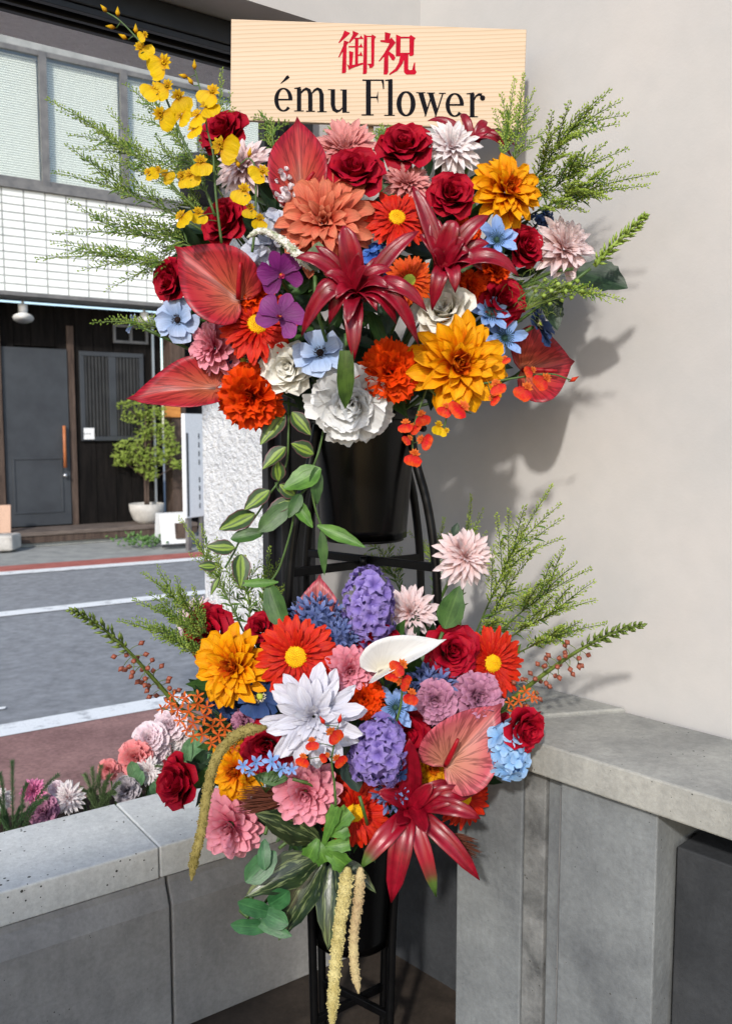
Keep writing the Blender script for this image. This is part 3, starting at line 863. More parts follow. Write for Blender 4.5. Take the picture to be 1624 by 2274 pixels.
# ---- the sign
M['cedar'] = None
m, nt, bs, out = newmat('cedar_board')
p = geo_pos(nt)
rotp = mapping(nt, p, (1, 1, 1), (0, radians(2.0), 0))
spz = nt.nodes.new('ShaderNodeSeparateXYZ'); nt.links.new(rotp, spz.inputs[0])
wob = noise(nt, mapping(nt, rotp, (2.2, 1, 16)), 1.0, 3, 0.55)
ma = nt.nodes.new('ShaderNodeMath'); ma.operation = 'MULTIPLY_ADD'; nt.links.new(wob, ma.inputs[0]); ma.inputs[1].default_value = 0.012; nt.links.new(spz.outputs[2], ma.inputs[2])
mb = nt.nodes.new('ShaderNodeMath'); mb.operation = 'MULTIPLY'; nt.links.new(ma.outputs[0], mb.inputs[0]); mb.inputs[1].default_value = 118.0
fr = nt.nodes.new('ShaderNodeMath'); fr.operation = 'FRACT'; nt.links.new(mb.outputs[0], fr.inputs[0])
n1 = fr.outputs[0]
n2 = noise(nt, mapping(nt, p, (0.8, 1, 12), (0, radians(-2.0), 0)), 1.0, 3, .6)
c_ = ramp(nt, n1, [(0.0, rgb(196, 173, 148)), (0.12, rgb(199, 178, 154)), (0.6, rgb(197, 175, 150)), (0.86, rgb(189, 165, 138)), (0.95, rgb(172, 147, 119)), (1.0, rgb(196, 171, 143))])
c_ = mix(nt, .4, c_, ramp(nt, n2, [(.35, (.88, .84, .78, 1)), (.65, (1.05, 1.05, 1.05, 1))]), 'MULTIPLY')
nt.links.new(c_, bs.inputs['Base Color']); bs.inputs['Roughness'].default_value = .55; bs.inputs['Specular IOR Level'].default_value = .3
M['cedar'] = m
M['redink'] = plain('red_lettering', rgb(168, 4, 36), .7, .1)
M['blackink'] = plain('black_lettering', rgb(12, 12, 18), .7, .08)
SGY = 1.93
TL, TR, BR, BL = at(513, 42, SGY), at(1168, 65, SGY), at(1160, 288, SGY), at(511, 266, SGY)
sg = empty('name_board', (TL + BR) / 2); tag(sg, 'pale cedar congratulation board with red and black lettering above the flowers', 'sign')
b = Builder(); bk = Vector((0, .012, 0))
vs = [TL, TR, BR, BL, TL + bk, TR + bk, BR + bk, BL + bk]
b.add(vs, [(3, 2, 1, 0), (4, 5, 6, 7), (0, 1, 5, 4), (1, 2, 6, 5), (2, 3, 7, 6), (3, 0, 4, 7)])
o = b.build('board', M['cedar'], sg, smooth=False, org=sg.location); bevel(o, .0015)
b = Builder(); t0 = at(823, 262, SGY + .019); t1 = at(822, 420, SGY + .019); b.box(t1 - Vector((.006, 0, 0)), (.012, 0, 0), (0, .012, 0), t0 - t1 + Vector((0, 0, .05)))
b.build('stake', M['cedar'], sg, smooth=False, org=sg.location)
def r1(x, y): return ((800 + x * .36946) * .61376, (y * .36946) * .61376)
def r2(x, y): return ((950 + x * .5234) * .61376, (80 + y * .5234) * .61376)
_lay = [0]
class Glyph:
    def __init__(self, mp): self.b = Builder(); self.mp = mp
    def P(self, x, y):
        u, v = self.mp(x, y); return at(u, v, SGY - .0004 - .00004 * (_lay[0] % 12))
    def poly(self, pts):
        _lay[0] += 1
        # triangulated by Blender's tessellation of the n-gon
        self.b.poly([self.P(x, y) for x, y in pts]); return self
    def strip(self, pts):
        """pen stroke: x, y, half width"""
        _lay[0] += 1
        L = []; R = []
        for i, (x, y, w_) in enumerate(pts):
            a = pts[max(0, i - 1)]; c = pts[min(len(pts) - 1, i + 1)]
            dx, dy = c[0] - a[0], c[1] - a[1]; l = sqrt(dx * dx + dy * dy) or 1
            L.append(self.P(x - dy / l * w_, y + dx / l * w_)); R.append(self.P(x + dy / l * w_, y - dx / l * w_))
        k = len(L)
        self.b.add(L + R, [(i, i + 1, k + i + 1, k + i) for i in range(k - 1)])
        return self
    def ring(self, cx, cy, rx, ry, a0, a1, thick, thin, n=40):
        pts = []
        for i in range(n + 1):
            a = radians(a0 + (a1 - a0) * i / n)
            pts.append((cx + rx * cos(a), cy - ry * sin(a), (thin + (thick - thin) * abs(cos(a)) ** 1.4) / 2))
        return self.strip(pts)
    def rect(self, x0, y0, x1, y1): return self.poly([(x0, y0), (x1, y0), (x1, y1), (x0, y1)])
    def done(self, name, m):
        o = self.b.build(name, m, sg, smooth=False, org=sg.location); return o
g = Glyph(r1)
g.poly([(1205, 298), (1262, 322), (1235, 350), (1155, 422), (1146, 417), (1185, 350)])
g.poly([(1200, 395), (1250, 410), (1228, 440), (1155, 562), (1144, 560), (1192, 450)])
g.poly([(1190, 470), (1227, 436), (1222, 700), (1214, 715), (1179, 718)])
g.poly([(1285, 300), (1345, 325), (1325, 350), (1255, 422), (1247, 412), (1285, 340)])
g.poly([(1300, 368), (1350, 368), (1368, 345), (1392, 381), (1300, 381)])
g.poly([(1245, 450), (1350, 450), (1368, 425), (1388, 464), (1245, 463)])
g.poly([(1308, 378), (1342, 378), (1337, 642), (1308, 650)])
g.poly([(1338, 532), (1350, 532), (1366, 505), (1386, 546), (1338, 545)])
g.poly([(1250, 497), (1292, 510), (1280, 645), (1252, 655)])
g.poly([(1228, 625), (1252, 642), (1386, 612), (1386, 629), (1270, 670), (1250, 686)])
g.poly([(1395, 335), (1427, 350), (1425, 705), (1416, 722), (1385, 724)])
g.poly([(1424, 350), (1468, 350), (1468, 363), (1424, 363)])
g.poly([(1476, 335), (1515, 360), (1500, 380), (1495, 640), (1478, 662), (1450, 668), (1445, 642), (1428, 628), (1430, 622), (1466, 622), (1466, 355)])
g.done('character', M['redink'])
g = Glyph(r2)
g.poly([(843, 68), (883, 78), (872, 128), (842, 128)])
g.poly([(810, 124), (870, 122), (888, 105), (918, 142), (900, 150), (812, 136)])
g.poly([(882, 134), (918, 142), (862, 212), (805, 273), (800, 268), (842, 208)])
g.poly([(838, 222), (868, 192), (866, 345), (858, 362), (834, 362)])
g.poly([(866, 198), (905, 225), (916, 246), (905, 266), (892, 262), (866, 222)])
g.poly([(920, 85), (952, 98), (950, 226), (944, 236), (918, 236)])
g.poly([(950, 100), (1014, 100), (1014, 112), (950, 112)])
g.poly([(1022, 88), (1055, 110), (1045, 122), (1042, 224), (1032, 234), (1012, 234), (1012, 98)])
g.poly([(950, 211), (1014, 211), (1014, 222), (950, 222)])
g.poly([(950, 221), (984, 221), (966, 285), (930, 335), (875, 365), (871, 358), (915, 320), (938, 280)])
g.poly([(974, 221), (1005, 221), (1004, 322), (1010, 331), (1030, 330), (1044, 279), (1052, 279), (1052, 325), (1062, 346), (1050, 362), (990, 363), (974, 345)])
g.done('character', M['redink'])
def letter(f):
    g = Glyph(r2); f(g); g.done('letter', M['blackink'])
def serif(g, x0, x1, y, t=7): g.rect(x0, y - t, x1, y)
def le(g, cx, cy, s=1.0):
    g.ring(cx, cy, 49 * s, 77 * s, 4, 318, 29, 11); g.rect(cx - 40 * s, cy - 7, cx + 62 * s, cy + 5)
letter(lambda g: (le(g, 143, 536), g.strip([(124, 424, 2), (150, 402, 7), (172, 380, 12), (180, 374, 10)])))
def lm(g):
    g.rect(236, 458, 266, 614); g.strip([(218, 458, 4), (240, 456, 5), (262, 450, 4)])
    for x in (266, 344):
        g.strip([(x - 4, 492, 4), (x + 14, 470, 8), (x + 34, 460, 10), (x + 52, 470, 13), (x + 62, 500, 15), (x + 63, 616, 15)])
    serif(g, 217, 284, 617); serif(g, 299, 361, 619); serif(g, 377, 441, 622)
letter(lm)
def lu(g):
    g.strip([(484, 464, 15), (484, 570, 15), (492, 602, 14), (512, 616, 11), (532, 610, 6), (550, 592, 4)])
    g.rect(549, 466, 580, 620); serif(g, 450, 499, 470); serif(g, 535, 580, 472); serif(g, 549, 599, 626)
letter(lu)
def lF(g):
    g.rect(712, 400, 746, 638); g.rect(688, 396, 836, 406); g.poly([(818, 404), (836, 404), (838, 462), (830, 462), (826, 430)])
    g.rect(746, 514, 792, 525); g.poly([(786, 514), (796, 474), (796, 562), (786, 525)]); serif(g, 682, 766, 645, 8)
letter(lF)
letter(lambda g: (g.rect(865, 400, 896, 642), g.strip([(844, 402, 4), (870, 400, 5), (894, 396, 4)]), serif(g, 838, 911, 648, 8)))
letter(lambda g: g.ring(989, 564, 49, 81, 0, 360, 34, 13))
def lw(g):
    g.poly([(1072, 488), (1108, 488), (1140, 606), (1122, 652)]); g.poly([(1116, 652), (1126, 652), (1166, 520), (1160, 506)])
    g.poly([(1140, 488), (1176, 490), (1208, 610), (1192, 654)]); g.poly([(1186, 654), (1196, 654), (1248, 492), (1238, 492)])
    serif(g, 1058, 1122, 491); serif(g, 1132, 1188, 493); serif(g, 1216, 1263, 495)
letter(lw)
letter(lambda g: le(g, 1325, 572))
letter(lambda g: (g.rect(1430, 494, 1461, 652), g.strip([(1406, 496, 4), (1430, 494, 5), (1458, 488, 4)]), serif(g, 1401, 1486, 658, 8),
                  g.strip([(1459, 540, 3), (1470, 512, 6), (1490, 500, 9), (1512, 504, 13)]), g.ring(1517, 524, 9, 10, 0, 360, 19, 19, 14)))

# ================================================================== petals and flowers
def prof(tab):
    def f(t):
        for (a, x), (c, y) in zip(tab[:-1], tab[1:]):
            if t <= c: 
                k = (t - a) / (c - a); k = k * k * (3 - 2 * k); return x + (y - x) * k
        return tab[-1][1]
    return f
PR = {
    'point': prof([(0, .3), (.3, .74), (.6, 1), (.84, .76), (.95, .36), (1, .1)]),
    'sharp': prof([(0, .35), (.35, .85), (.58, 1), (.82, .62), (1, .04)]),
    'round': prof([(0, .28), (.35, .7), (.7, 1), (.9, .82), (1, .42)]),
    'narrow': prof([(0, .45), (.4, .85), (.75, 1), (.93, .75), (1, .28)]),
    'fan': prof([(0, .22), (.35, .6), (.75, .98), (.92, 1), (1, .88)]),
    'lip': prof([(0, .25), (.14, .72), (.42, 1), (.78, .98), (.93, .82), (1, .6)]),
    'rose': prof([(0, .4), (.3, .82), (.62, 1), (.88, .9), (1, .5)]),
    'strap': prof([(0, .75), (.3, .95), (.5, 1), (.75, .78), (.92, .36), (1, .02)]),
    'leaf': prof([(0, .06), (.15, .55), (.4, 1), (.65, .8), (.88, .32), (1, .02)]),
    'ovate': prof([(0, .1), (.1, .6), (.32, 1), (.6, .86), (.85, .42), (1, .02)]),
    'roundleaf': prof([(0, .1), (.12, .62), (.42, 1), (.75, .92), (.93, .55), (1, .1)]),
    'lance': prof([(0, .15), (.25, .8), (.45, 1), (.75, .6), (1, .02)]),
}
def petal_mesh(key, wd, pr, m, nx=4, ny=6, cup=.5, bend=.3, curl=0.0, ruffle=0.0, rf=5, groove=0.0, seed=0, jag=0.0, skew=0.0, wav=.11):
    rn = random.Random(seed * 77 + 5)
    vs = []; uv = []; fs = []
    ang = 0.0; y = 0.0; z = 0.0; x0 = 0.0
    ph = rn.uniform(0, 6.28); ph2 = rn.uniform(0, 6.28)
    f = PR[pr]
    for j in range(ny + 1):
        t = j / ny
        if j:
            ang = bend * t + curl * max(0, (t - .55) / .45) ** 1.5
            y += cos(ang) / ny; z += sin(ang) / ny; x0 += skew * t / ny
        hw0 = wd * .5 * f(t)
        for i in range(nx + 1):
            s = -1 + 2 * i / nx
            hw = hw0 * (1 + wav * abs(s) * sin((5.5 + (1.7 if s > 0 else 0)) * t + (ph if s > 0 else ph2)))
            c = max(cup, 1e-3)
            x = hw * sin(c * s) / c
            h = hw * (1 - cos(c * s)) / c
            h -= groove * hw * cos(s * pi * 2) * .5 * f(t)
            h += ruffle * (t ** 1.6) * (sin(rf * s + ph) + .5 * sin(rf * 2.3 * s + ph2)) * wd * .5
            yy = y + jag * (t ** 6) * (((i % 2) * 2 - 1) + rn.uniform(-.6, .6)) * .5
            tip = (1 - s * s) * .05 * t if pr in ('round', 'fan', 'rose', 'lip') else 0
            vs.append((x0 + x, yy - sin(ang) * h + tip - (0.05 * t if tip or pr in ('round', 'fan', 'rose') else 0), z + cos(ang) * h))
            uv.append((i / nx, t))
    for j in range(ny):
        for i in range(nx):
            a = j * (nx + 1) + i
            fs.append((a, a + 1, a + nx + 2, a + nx + 1))
    return mesh('petal', vs, fs, m, uv)
def variants(n, **kw):
    out = []
    for i in range(n + 1):
        k = dict(kw); rn = random.Random(i * 31 + hash_s(kw['key']))
        k['cup'] = kw.get('cup', .5) * rn.uniform(.8, 1.25); k['bend'] = kw.get('bend', .3) + rn.uniform(-.12, .12)
        k['curl'] = kw.get('curl', 0) * rn.uniform(.6, 1.4) + rn.uniform(-.1, .1); k['skew'] = rn.uniform(-.18, .18); k['seed'] = i * 3 + hash_s(kw['key']) % 50
        out.append(petal_mesh(**k))
    return out
def hash_s(s): return sum(ord(c) * (i + 3) for i, c in enumerate(s)) % 9973

def head(name, pos, face, roll=0.0):
    q = Vector(face).normalized().to_track_quat('Z', 'Y')
    return empty(name, pos, q @ Quaternion((0, 0, 1), roll))
def radial(root, R, layers, meshes, rn, name='petal', jit=1.0):
    """layers: count, elevation deg, length, start radius, height, width scale"""
    eo = rn.uniform(-6, 8) * jit; ls = rn.uniform(.95, 1.05)
    for li, (n, el, L, r0, z0, ws) in enumerate(layers):
        n = n + (rn.choice((-1, 0, 0, 1)) if n > 7 else 0); el = el + eo * (1 - el / 95); L = L * ls
        ph = rn.uniform(0, 6.28)
        for k in range(n):
            a = ph + 2 * pi * (k + rn.uniform(-.18, .18) * jit) / n
            e = radians(el + rn.uniform(-7, 7) * jit)
            l = L * R * rn.uniform(.9, 1.07)
            me = meshes[rn.randrange(len(meshes))]
            mt = Matrix.Rotation(a, 4, 'Z') @ Matrix.Translation((0, r0 * R, z0 * R)) @ Matrix.Rotation(e, 4, 'X') @ Matrix.Rotation(rn.uniform(-.16, .16) * jit, 4, 'Y') @ Matrix.Diagonal((l * ws * rn.uniform(.92, 1.08), l, l, 1))
            obj(name, me, root, mt)
def disc(root, name, R, h, m, bumps=90, rn=None, br=.07, z=0.0):
    """domed centre studded with small florets"""
    b = Builder()
    b.lathe([(R, z), (R * .95, z + h * .5), (R * .7, z + h * .85), (R * .35, z + h), (.0005, z + h * 1.0)], 20)
    for i in range(bumps):
        r = R * sqrt((i + .5) / bumps); a = i * 2.39996
        hz = z + h * (1 - (r / R) ** 2.5)
        b.octa((r * cos(a), r * sin(a), hz - .1 * h), (cos(a) * .4 * r / R, sin(a) * .4 * r / R, 1), R * .26, R * br, 4)
    return b.build(name, m, root)
def sepals(root, R, m):
    b = Builder(); b.lathe([(.001, -.22 * R), (.12 * R, -.2 * R), (.22 * R, -.08 * R), (.25 * R, .0)], 10); return b.build('calyx', m, root)

G = {}
G['stem'] = plain('stem_green', rgb(66, 92, 40), .5)
G['stemd'] = plain('stem_dark', rgb(48, 62, 34), .55)
P = {}
P['rose'] = petal_mat('rose_red', rgb(88, 2, 16), rgb(138, 4, 26), rgb(166, 9, 38), (0, .45, 1), .14, .1, .6, 0, .15, .1)
P['rosew'] = petal_mat('rose_white', rgb(214, 208, 186), rgb(232, 228, 214), rgb(240, 238, 230), (0, .4, 1), .08, .25, .6, 0, .2, .04)
P['blush'] = petal_mat('dahlia_blush', rgb(226, 160, 156), rgb(228, 192, 190), rgb(234, 216, 218), (0, .4, .85), .14, .25, .6, 0, .2, .05)
P['blushw'] = petal_mat('dahlia_blush_white', rgb(224, 172, 174), rgb(230, 208, 210), rgb(234, 228, 228), (0, .3, .8), .12, .25, .6, 0, .2, .04)
P['pinkd'] = petal_mat('dahlia_soft_pink', rgb(206, 108, 108), rgb(220, 140, 138), rgb(230, 166, 162), (0, .4, 1), .2, .25, .6, 0, .2, .06)
P['coral'] = petal_mat('dahlia_coral', rgb(178, 36, 26), rgb(208, 80, 58), rgb(226, 134, 102), (0, .35, .9), .36, .25, .6, 0, .2, .08)
P['gold'] = petal_mat('dahlia_gold', rgb(208, 54, 4), rgb(234, 112, 2), rgb(246, 170, 4), (.05, .38, .74), .34, .25, .6, 0, .2, .1, huev=.02)
P['goldin'] = petal_mat('dahlia_gold_inner', rgb(188, 32, 6), rgb(212, 70, 8), rgb(232, 124, 12), (.05, .5, 1), .36, .2, .6, 0, .2, .1, huev=.02)
P['whited'] = petal_mat('dahlia_white', rgb(196, 196, 212), rgb(212, 212, 226), rgb(222, 222, 232), (0, .4, 1), .2, .25, .6, 0, .2, .04)
P['pink'] = petal_mat('dahlia_rose_pink', rgb(208, 62, 98), rgb(226, 124, 146), rgb(234, 156, 172), (0, .3, .7), .12, .25, .62, 0, .2, .06)
P['gerb'] = petal_mat('gerbera_scarlet', rgb(196, 28, 2), rgb(198, 24, 4), rgb(218, 48, 10), (0, .5, 1), .34, .2, .55, 0, .25, .1, vscale=10)
P['gerbo'] = petal_mat('gerbera_orange', rgb(190, 38, 2), rgb(212, 60, 2), rgb(226, 90, 6), (0, .4, 1), .3, .2, .55, 0, .25, .1, vscale=10)
P['yell'] = plain('gerbera_centre', rgb(222, 172, 14), .7, .2)
P['lime'] = plain('gerbera_green_centre', rgb(176, 190, 74), .7, .2)
P['orng'] = petal_mat('carnation_orange', rgb(186, 32, 1), rgb(212, 52, 1), rgb(224, 70, 2), (0, .5, 1), .18, .18, .65, 0, .15, .08)
P['peony'] = petal_mat('peony_white', rgb(200, 200, 190), rgb(220, 221, 220), rgb(228, 229, 230), (0, .4, 1), .08, .25, .6, 0, .2, .04)
P['mauve'] = petal_mat('carnation_mauve', rgb(128, 70, 102), rgb(166, 104, 138), rgb(194, 138, 166), (0, .5, 1), .16, .2, .62, 0, .2, .08)
P['anem'] = petal_mat('anemone_pale_blue', rgb(132, 160, 204), rgb(160, 184, 222), rgb(188, 204, 234), (0, .45, 1), .18, .25, .6, 0, .2, .05)
P['navy'] = petal_mat('anemone_navy', rgb(20, 34, 66), rgb(34, 56, 100), rgb(48, 74, 122), (0, .5, 1), .25, .12, .6, 0, .2, .1)
P['nige'] = petal_mat('nigella_blue', rgb(106, 148, 212), rgb(134, 170, 228), rgb(162, 190, 238), (0, .5, 1), .22, .25, .6, 0, .2, .06)
P['blue'] = petal_mat('hydrangea_blue', rgb(34, 74, 156), rgb(58, 104, 190), rgb(90, 132, 206), (0, .5, 1), .2, .2, .6, 0, .2, .1)
P['sky'] = petal_mat('hydrangea_sky', rgb(120, 170, 222), rgb(150, 192, 234), rgb(176, 208, 242), (0, .5, 1), .15, .25, .6, 0, .2, .06)
P['grey'] = petal_mat('sweet_pea_grey', rgb(176, 184, 204), rgb(198, 204, 220), rgb(212, 216, 228), (0, .5, 1), .12, .25, .6, 0, .2, .06)
P['swhite'] = petal_mat('sweet_pea_white', rgb(222, 204, 210), rgb(234, 222, 226), rgb(242, 234, 236), (0, .5, 1), .1, .25, .6, 0, .2, .05)
P['hya'] = petal_mat('hyacinth_lavender', rgb(112, 92, 170), rgb(142, 122, 196), rgb(166, 148, 212), (0, .5, 1), .18, .22, .55, 0, .25, .08)
P['scab'] = petal_mat('scabiosa_blue', rgb(80, 94, 146), rgb(104, 120, 172), rgb(128, 142, 190), (0, .5, 1), .2, .2, .6, 0, .2, .1)
P['orch'] = petal_mat('orchid_purple', rgb(88, 16, 84), rgb(116, 28, 110), rgb(134, 44, 124), (0, .5, 1), .28, .2, .5, 0, .3, .06, vscale=14)
P['orchlip'] = petal_mat('orchid_lip', rgb(226, 150, 30), rgb(190, 50, 80), rgb(160, 40, 110), (0, .35, 1), .2, .15, .5, 0, .3, .06)
P['onc'] = petal_mat('oncidium_yellow', rgb(196, 126, 2), rgb(220, 178, 2), rgb(228, 192, 8), (0, .3, 1), .2, .3, .55, 0, .2, .08, vscale=12)
P['onci'] = petal_mat('oncidium_speckled', rgb(140, 66, 4), rgb(206, 148, 4), rgb(220, 178, 8), (0, .35, .8), .5, .2, .6, 0, .2, .12, vscale=9)
P['oncr'] = petal_mat('oncidium_red', rgb(176, 20, 14), rgb(206, 44, 24), rgb(222, 84, 26), (0, .5, 1), .25, .22, .55, 0, .2, .12, huev=.02)
P['ixo'] = petal_mat('ixora_orange', rgb(190, 76, 20), rgb(210, 96, 34), rgb(222, 124, 54), (0, .5, 1), .2, .2, .6, 0, .2, .12, huev=.02)
P['spadix'] = plain('spadix_red', rgb(150, 12, 26), .5, .3)
P['black'] = plain('anemone_centre', rgb(34, 24, 24), .8, .2)
P['cream'] = plain('stamen_cream', rgb(232, 222, 190), .7, .2)
P['cone'] = plain('seed_green', rgb(46, 74, 62), .7, .2)

V = {}
V['rose'] = variants(4, key='rose', wd=1.4, pr='rose', m=P['rose'], nx=6, ny=5, cup=1.15, bend=.45, curl=-1.0, ruffle=.015)
V['roseo'] = variants(3, key='roseo', wd=1.45, pr='rose', m=P['rose'], nx=6, ny=5, cup=.85, bend=.4, curl=-1.5, ruffle=.03)
V['rosew'] = variants(3, key='rosew', wd=1.25, pr='rose', m=P['rosew'], nx=6, ny=5, cup=.95, bend=.35, curl=-1.2, ruffle=.03)
V['blush'] = variants(4, key='blush', wd=.33, nx=5, ny=7, pr='sharp', m=P['blush'], cup=.8, bend=-.1, curl=-.25, ruffle=.05)
V['blushw'] = variants(4, key='blushw', wd=.33, nx=5, ny=7, pr='sharp', m=P['blushw'], cup=.8, bend=-.1, curl=-.3, ruffle=.05)
V['pinkd'] = variants(4, key='pinkd', wd=.33, nx=5, ny=7, pr='sharp', m=P['pinkd'], cup=.8, bend=0, curl=-.2, ruffle=.05)
V['coral'] = variants(4, key='coral', wd=.40, nx=5, ny=7, pr='point', m=P['coral'], cup=.9, bend=.1, curl=-.9, ruffle=.1)
V['gold'] = variants(4, key='gold', wd=.50, nx=5, ny=7, pr='point', m=P['gold'], cup=.9, bend=.25, curl=-.8, ruffle=.09)
V['goldin'] = variants(3, key='goldin', wd=.58, nx=5, ny=6, pr='point', m=P['goldin'], cup=1.0, bend=.4, curl=-.2, ruffle=.12)
V['whited'] = variants(4, key='whited', wd=.36, nx=6, ny=7, pr='point', m=P['whited'], cup=.7, bend=.05, curl=-.5, ruffle=.1, groove=.25)
V['pink'] = variants(4, key='pink', wd=.56, nx=5, ny=6, pr='round', m=P['pink'], cup=.9, bend=.4, curl=-.5)
V['gerb'] = variants(4, key='gerb', wd=.25, pr='narrow', m=P['gerb'], nx=4, ny=4, cup=.5, bend=.0, curl=-.35, groove=.35)
V['gerbo'] = variants(4, key='gerbo', wd=.24, pr='narrow', m=P['gerbo'], nx=4, ny=4, cup=.5, bend=.05, curl=-.3, groove=.3)
V['orng'] = variants(4, key='orng', wd=.95, pr='fan', m=P['orng'], nx=7, ny=3, cup=.5, bend=.15, curl=-.5, ruffle=.26, rf=6, jag=.08)
V['peony'] = variants(4, key='peony', wd=.95, pr='fan', m=P['peony'], nx=8, ny=4, cup=.6, bend=.35, curl=-.6, ruffle=.085, rf=4, jag=.03)
V['mauve'] = variants(3, key='mauve', wd=.95, pr='fan', m=P['mauve'], nx=7, ny=3, cup=.6, bend=.25, curl=-.6, ruffle=.22, rf=5)
V['anem'] = variants(3, key='anem', wd=1.0, pr='fan', m=P['anem'], nx=6, ny=4, cup=.5, bend=.35, curl=-.6, ruffle=.1, rf=4)
V['navy'] = variants(3, key='navy', wd=.95, pr='fan', m=P['navy'], nx=6, ny=4, cup=.4, bend=.2, curl=-.5, ruffle=.1, rf=4)
V['nige'] = variants(3, key='nige', wd=.5, pr='point', m=P['nige'], cup=.6, bend=.25, curl=-.5, ruffle=.05)
V['orch'] = variants(2, key='orch', wd=1.02, pr='round', m=P['orch'], nx=6, ny=5, cup=.35, bend=-.1, curl=-.2, ruffle=.03)
V['orchs'] = variants(2, key='orchs', wd=.62, pr='round', m=P['orch'], nx=4, ny=5, cup=.3, bend=-.05)
V['lip'] = variants(2, key='lip', wd=.8, pr='round', m=P['orchlip'], nx=4, ny=4, cup=1.2, bend=.7)
V['hya'] = None

def floret(key, n, m, wd=.6, pr='round', bend=.3, curl=-.6, el=20, cup=.6, ctr=None):
    """one small flower as a single mesh, petals joined"""
    b = Builder()
    for k in range(n):
        me = petal_mesh(key, wd, pr, m, 2, 3, cup, bend, curl, seed=k)
        mt = Matrix.Rotation(2 * pi * k / n, 4, 'Z') @ Matrix.Rotation(radians(el + (k % 2) * 7), 4, 'X')
        uvl = [None] * len(me.vertices)
        for lp in me.loops: uvl[lp.vertex_index] = tuple(me.uv_layers[0].data[lp.index].uv)
        b.add([mt @ v.co for v in me.vertices], [tuple(p.vertices) for p in me.polygons], uvl)
        bpy.data.meshes.remove(me)
    return mesh('floret', b.v, b.f, m, b.uv)
FL = {}
FL['hya'] = floret('hya', 6, P['hya'], .56, 'point', .35, -1.7, 36)
FL['hyd_blue'] = floret('hb', 4, P['blue'], .85, 'round', .1, -.3, 12, .3)
FL['hyd_sky'] = floret('hs', 4, P['sky'], .85, 'round', .1, -.3, 12, .3)
FL['hyd_navy'] = floret('hn', 4, P['navy'], .85, 'round', .1, -.3, 12, .3)
FL['hyd_grey'] = floret('hg', 4, P['grey'], .95, 'round', .15, -.3, 14, .3)
FL['ixo'] = floret('ix', 5, P['ixo'], .34, 'point', -.1, -.5, 10)
FL['scab'] = floret('sc', 4, P['scab'], .4, 'narrow', .2, .1, 38)
FL['swhite'] = floret('sw', 4, P['swhite'], 1.0, 'round', .6, .3, 35, .6)
FL['tweed'] = floret('tw', 5, P['nige'], .5, 'point', 0, -.3, 12)
# oncidium floret: big fan lip and a small speckled crown
def onc_floret(key, ml, mc):
    b = Builder(); mats = []
    lip = petal_mesh(key, 1.5, 'lip', ml, 8, 5, .3, .1, -.35, ruffle=.06, rf=7, seed=4, wav=.06)
    parts = [(lip, Matrix.Rotation(pi, 4, 'Z') @ Matrix.Rotation(radians(8), 4, 'X'), 0)]
    for k, a in enumerate((-70, -30, 30, 70, 0)):
        sm = petal_mesh(key + 'c', .5, 'point', mc, 2, 3, .5, -.2, -.4, ruffle=.1, seed=k)
        parts.append((sm, Matrix.Rotation(radians(a), 4, 'Z') @ Matrix.Rotation(radians(25), 4, 'X') @ Matrix.Diagonal((.55, .55, .55, 1)), 1))
    idx = []
    for me, mt, mi in parts:
        uvl = [None] * len(me.vertices)
        for lp in me.loops: uvl[lp.vertex_index] = tuple(me.uv_layers[0].data[lp.index].uv)
        b.add([mt @ v.co for v in me.vertices], [tuple(p.vertices) for p in me.polygons], uvl); idx += [mi] * len(me.polygons)
        bpy.data.meshes.remove(me)
    b2 = Builder()
    for i in range(9): b.octa((random.Random(i).uniform(-.14, .14), random.Random(i + 40).uniform(-.1, .16), .03), (0, 0, 1), .16, .06); idx += [1] * 8
    me = mesh('floret', b.v, b.f, ml, b.uv); me.materials.append(mc)
    me.polygons.foreach_set('material_index', idx); me.update()
    return me
FL['onc'] = onc_floret('onc', P['onc'], P['onci'])
FL['oncr'] = onc_floret('oncr', P['oncr'], P['ixo'])

# ---- arrangement space: where stems go and how blossoms lean
class Bouquet:
    def __init__(self, cu, cv, ru, rv, d0, dd, neck, seed):
        self.cu, self.cv, self.ru, self.rv, self.d0, self.dd, self.neck = cu, cv, ru, rv, d0, dd, Vector(neck)
        self.rn = random.Random(seed)
    def depth(self, u, v):
        q = ((u - self.cu) / self.ru) ** 2 + ((v - self.cv) / self.rv) ** 2
        return self.d0 + self.dd * min(q, 1.6)
    def face(self, u, v):
        return Vector((.8 * (u - self.cu) / self.ru, -1.15, .62 * (self.cv - v) / self.rv + .12))
BU = Bouquet(785, 620, 480, 350, 1.60, .15, (UC.x, STY, zub1 - .03), 11)
BLW = Bouquet(775, 1620, 420, 330, 1.60, .15, (LC.x, STY, zlb1 - .03), 12)
def add_stem(root, bq, p, f, m=None, r=.0035):
    e = bq.neck + Vector((bq.rn.uniform(-.05, .05), bq.rn.uniform(-.06, .03), bq.rn.uniform(-.03, .02)))
    s0 = Vector(p) - Vector(f).normalized() * .008
    c = s0 - Vector(f).normalized() * .09 + Vector((0, 0, -.01))
    b = Builder(); b.tube(bez(s0, c, e, 6), r, 6)
    inv = root.matrix_basis.inverted() if False else (Matrix.Translation(root.location) @ root.rotation_quaternion.to_matrix().to_4x4()).inverted()
    b.v = [inv @ q for q in b.v]
    return b.build('stem', m or G['stem'], root)

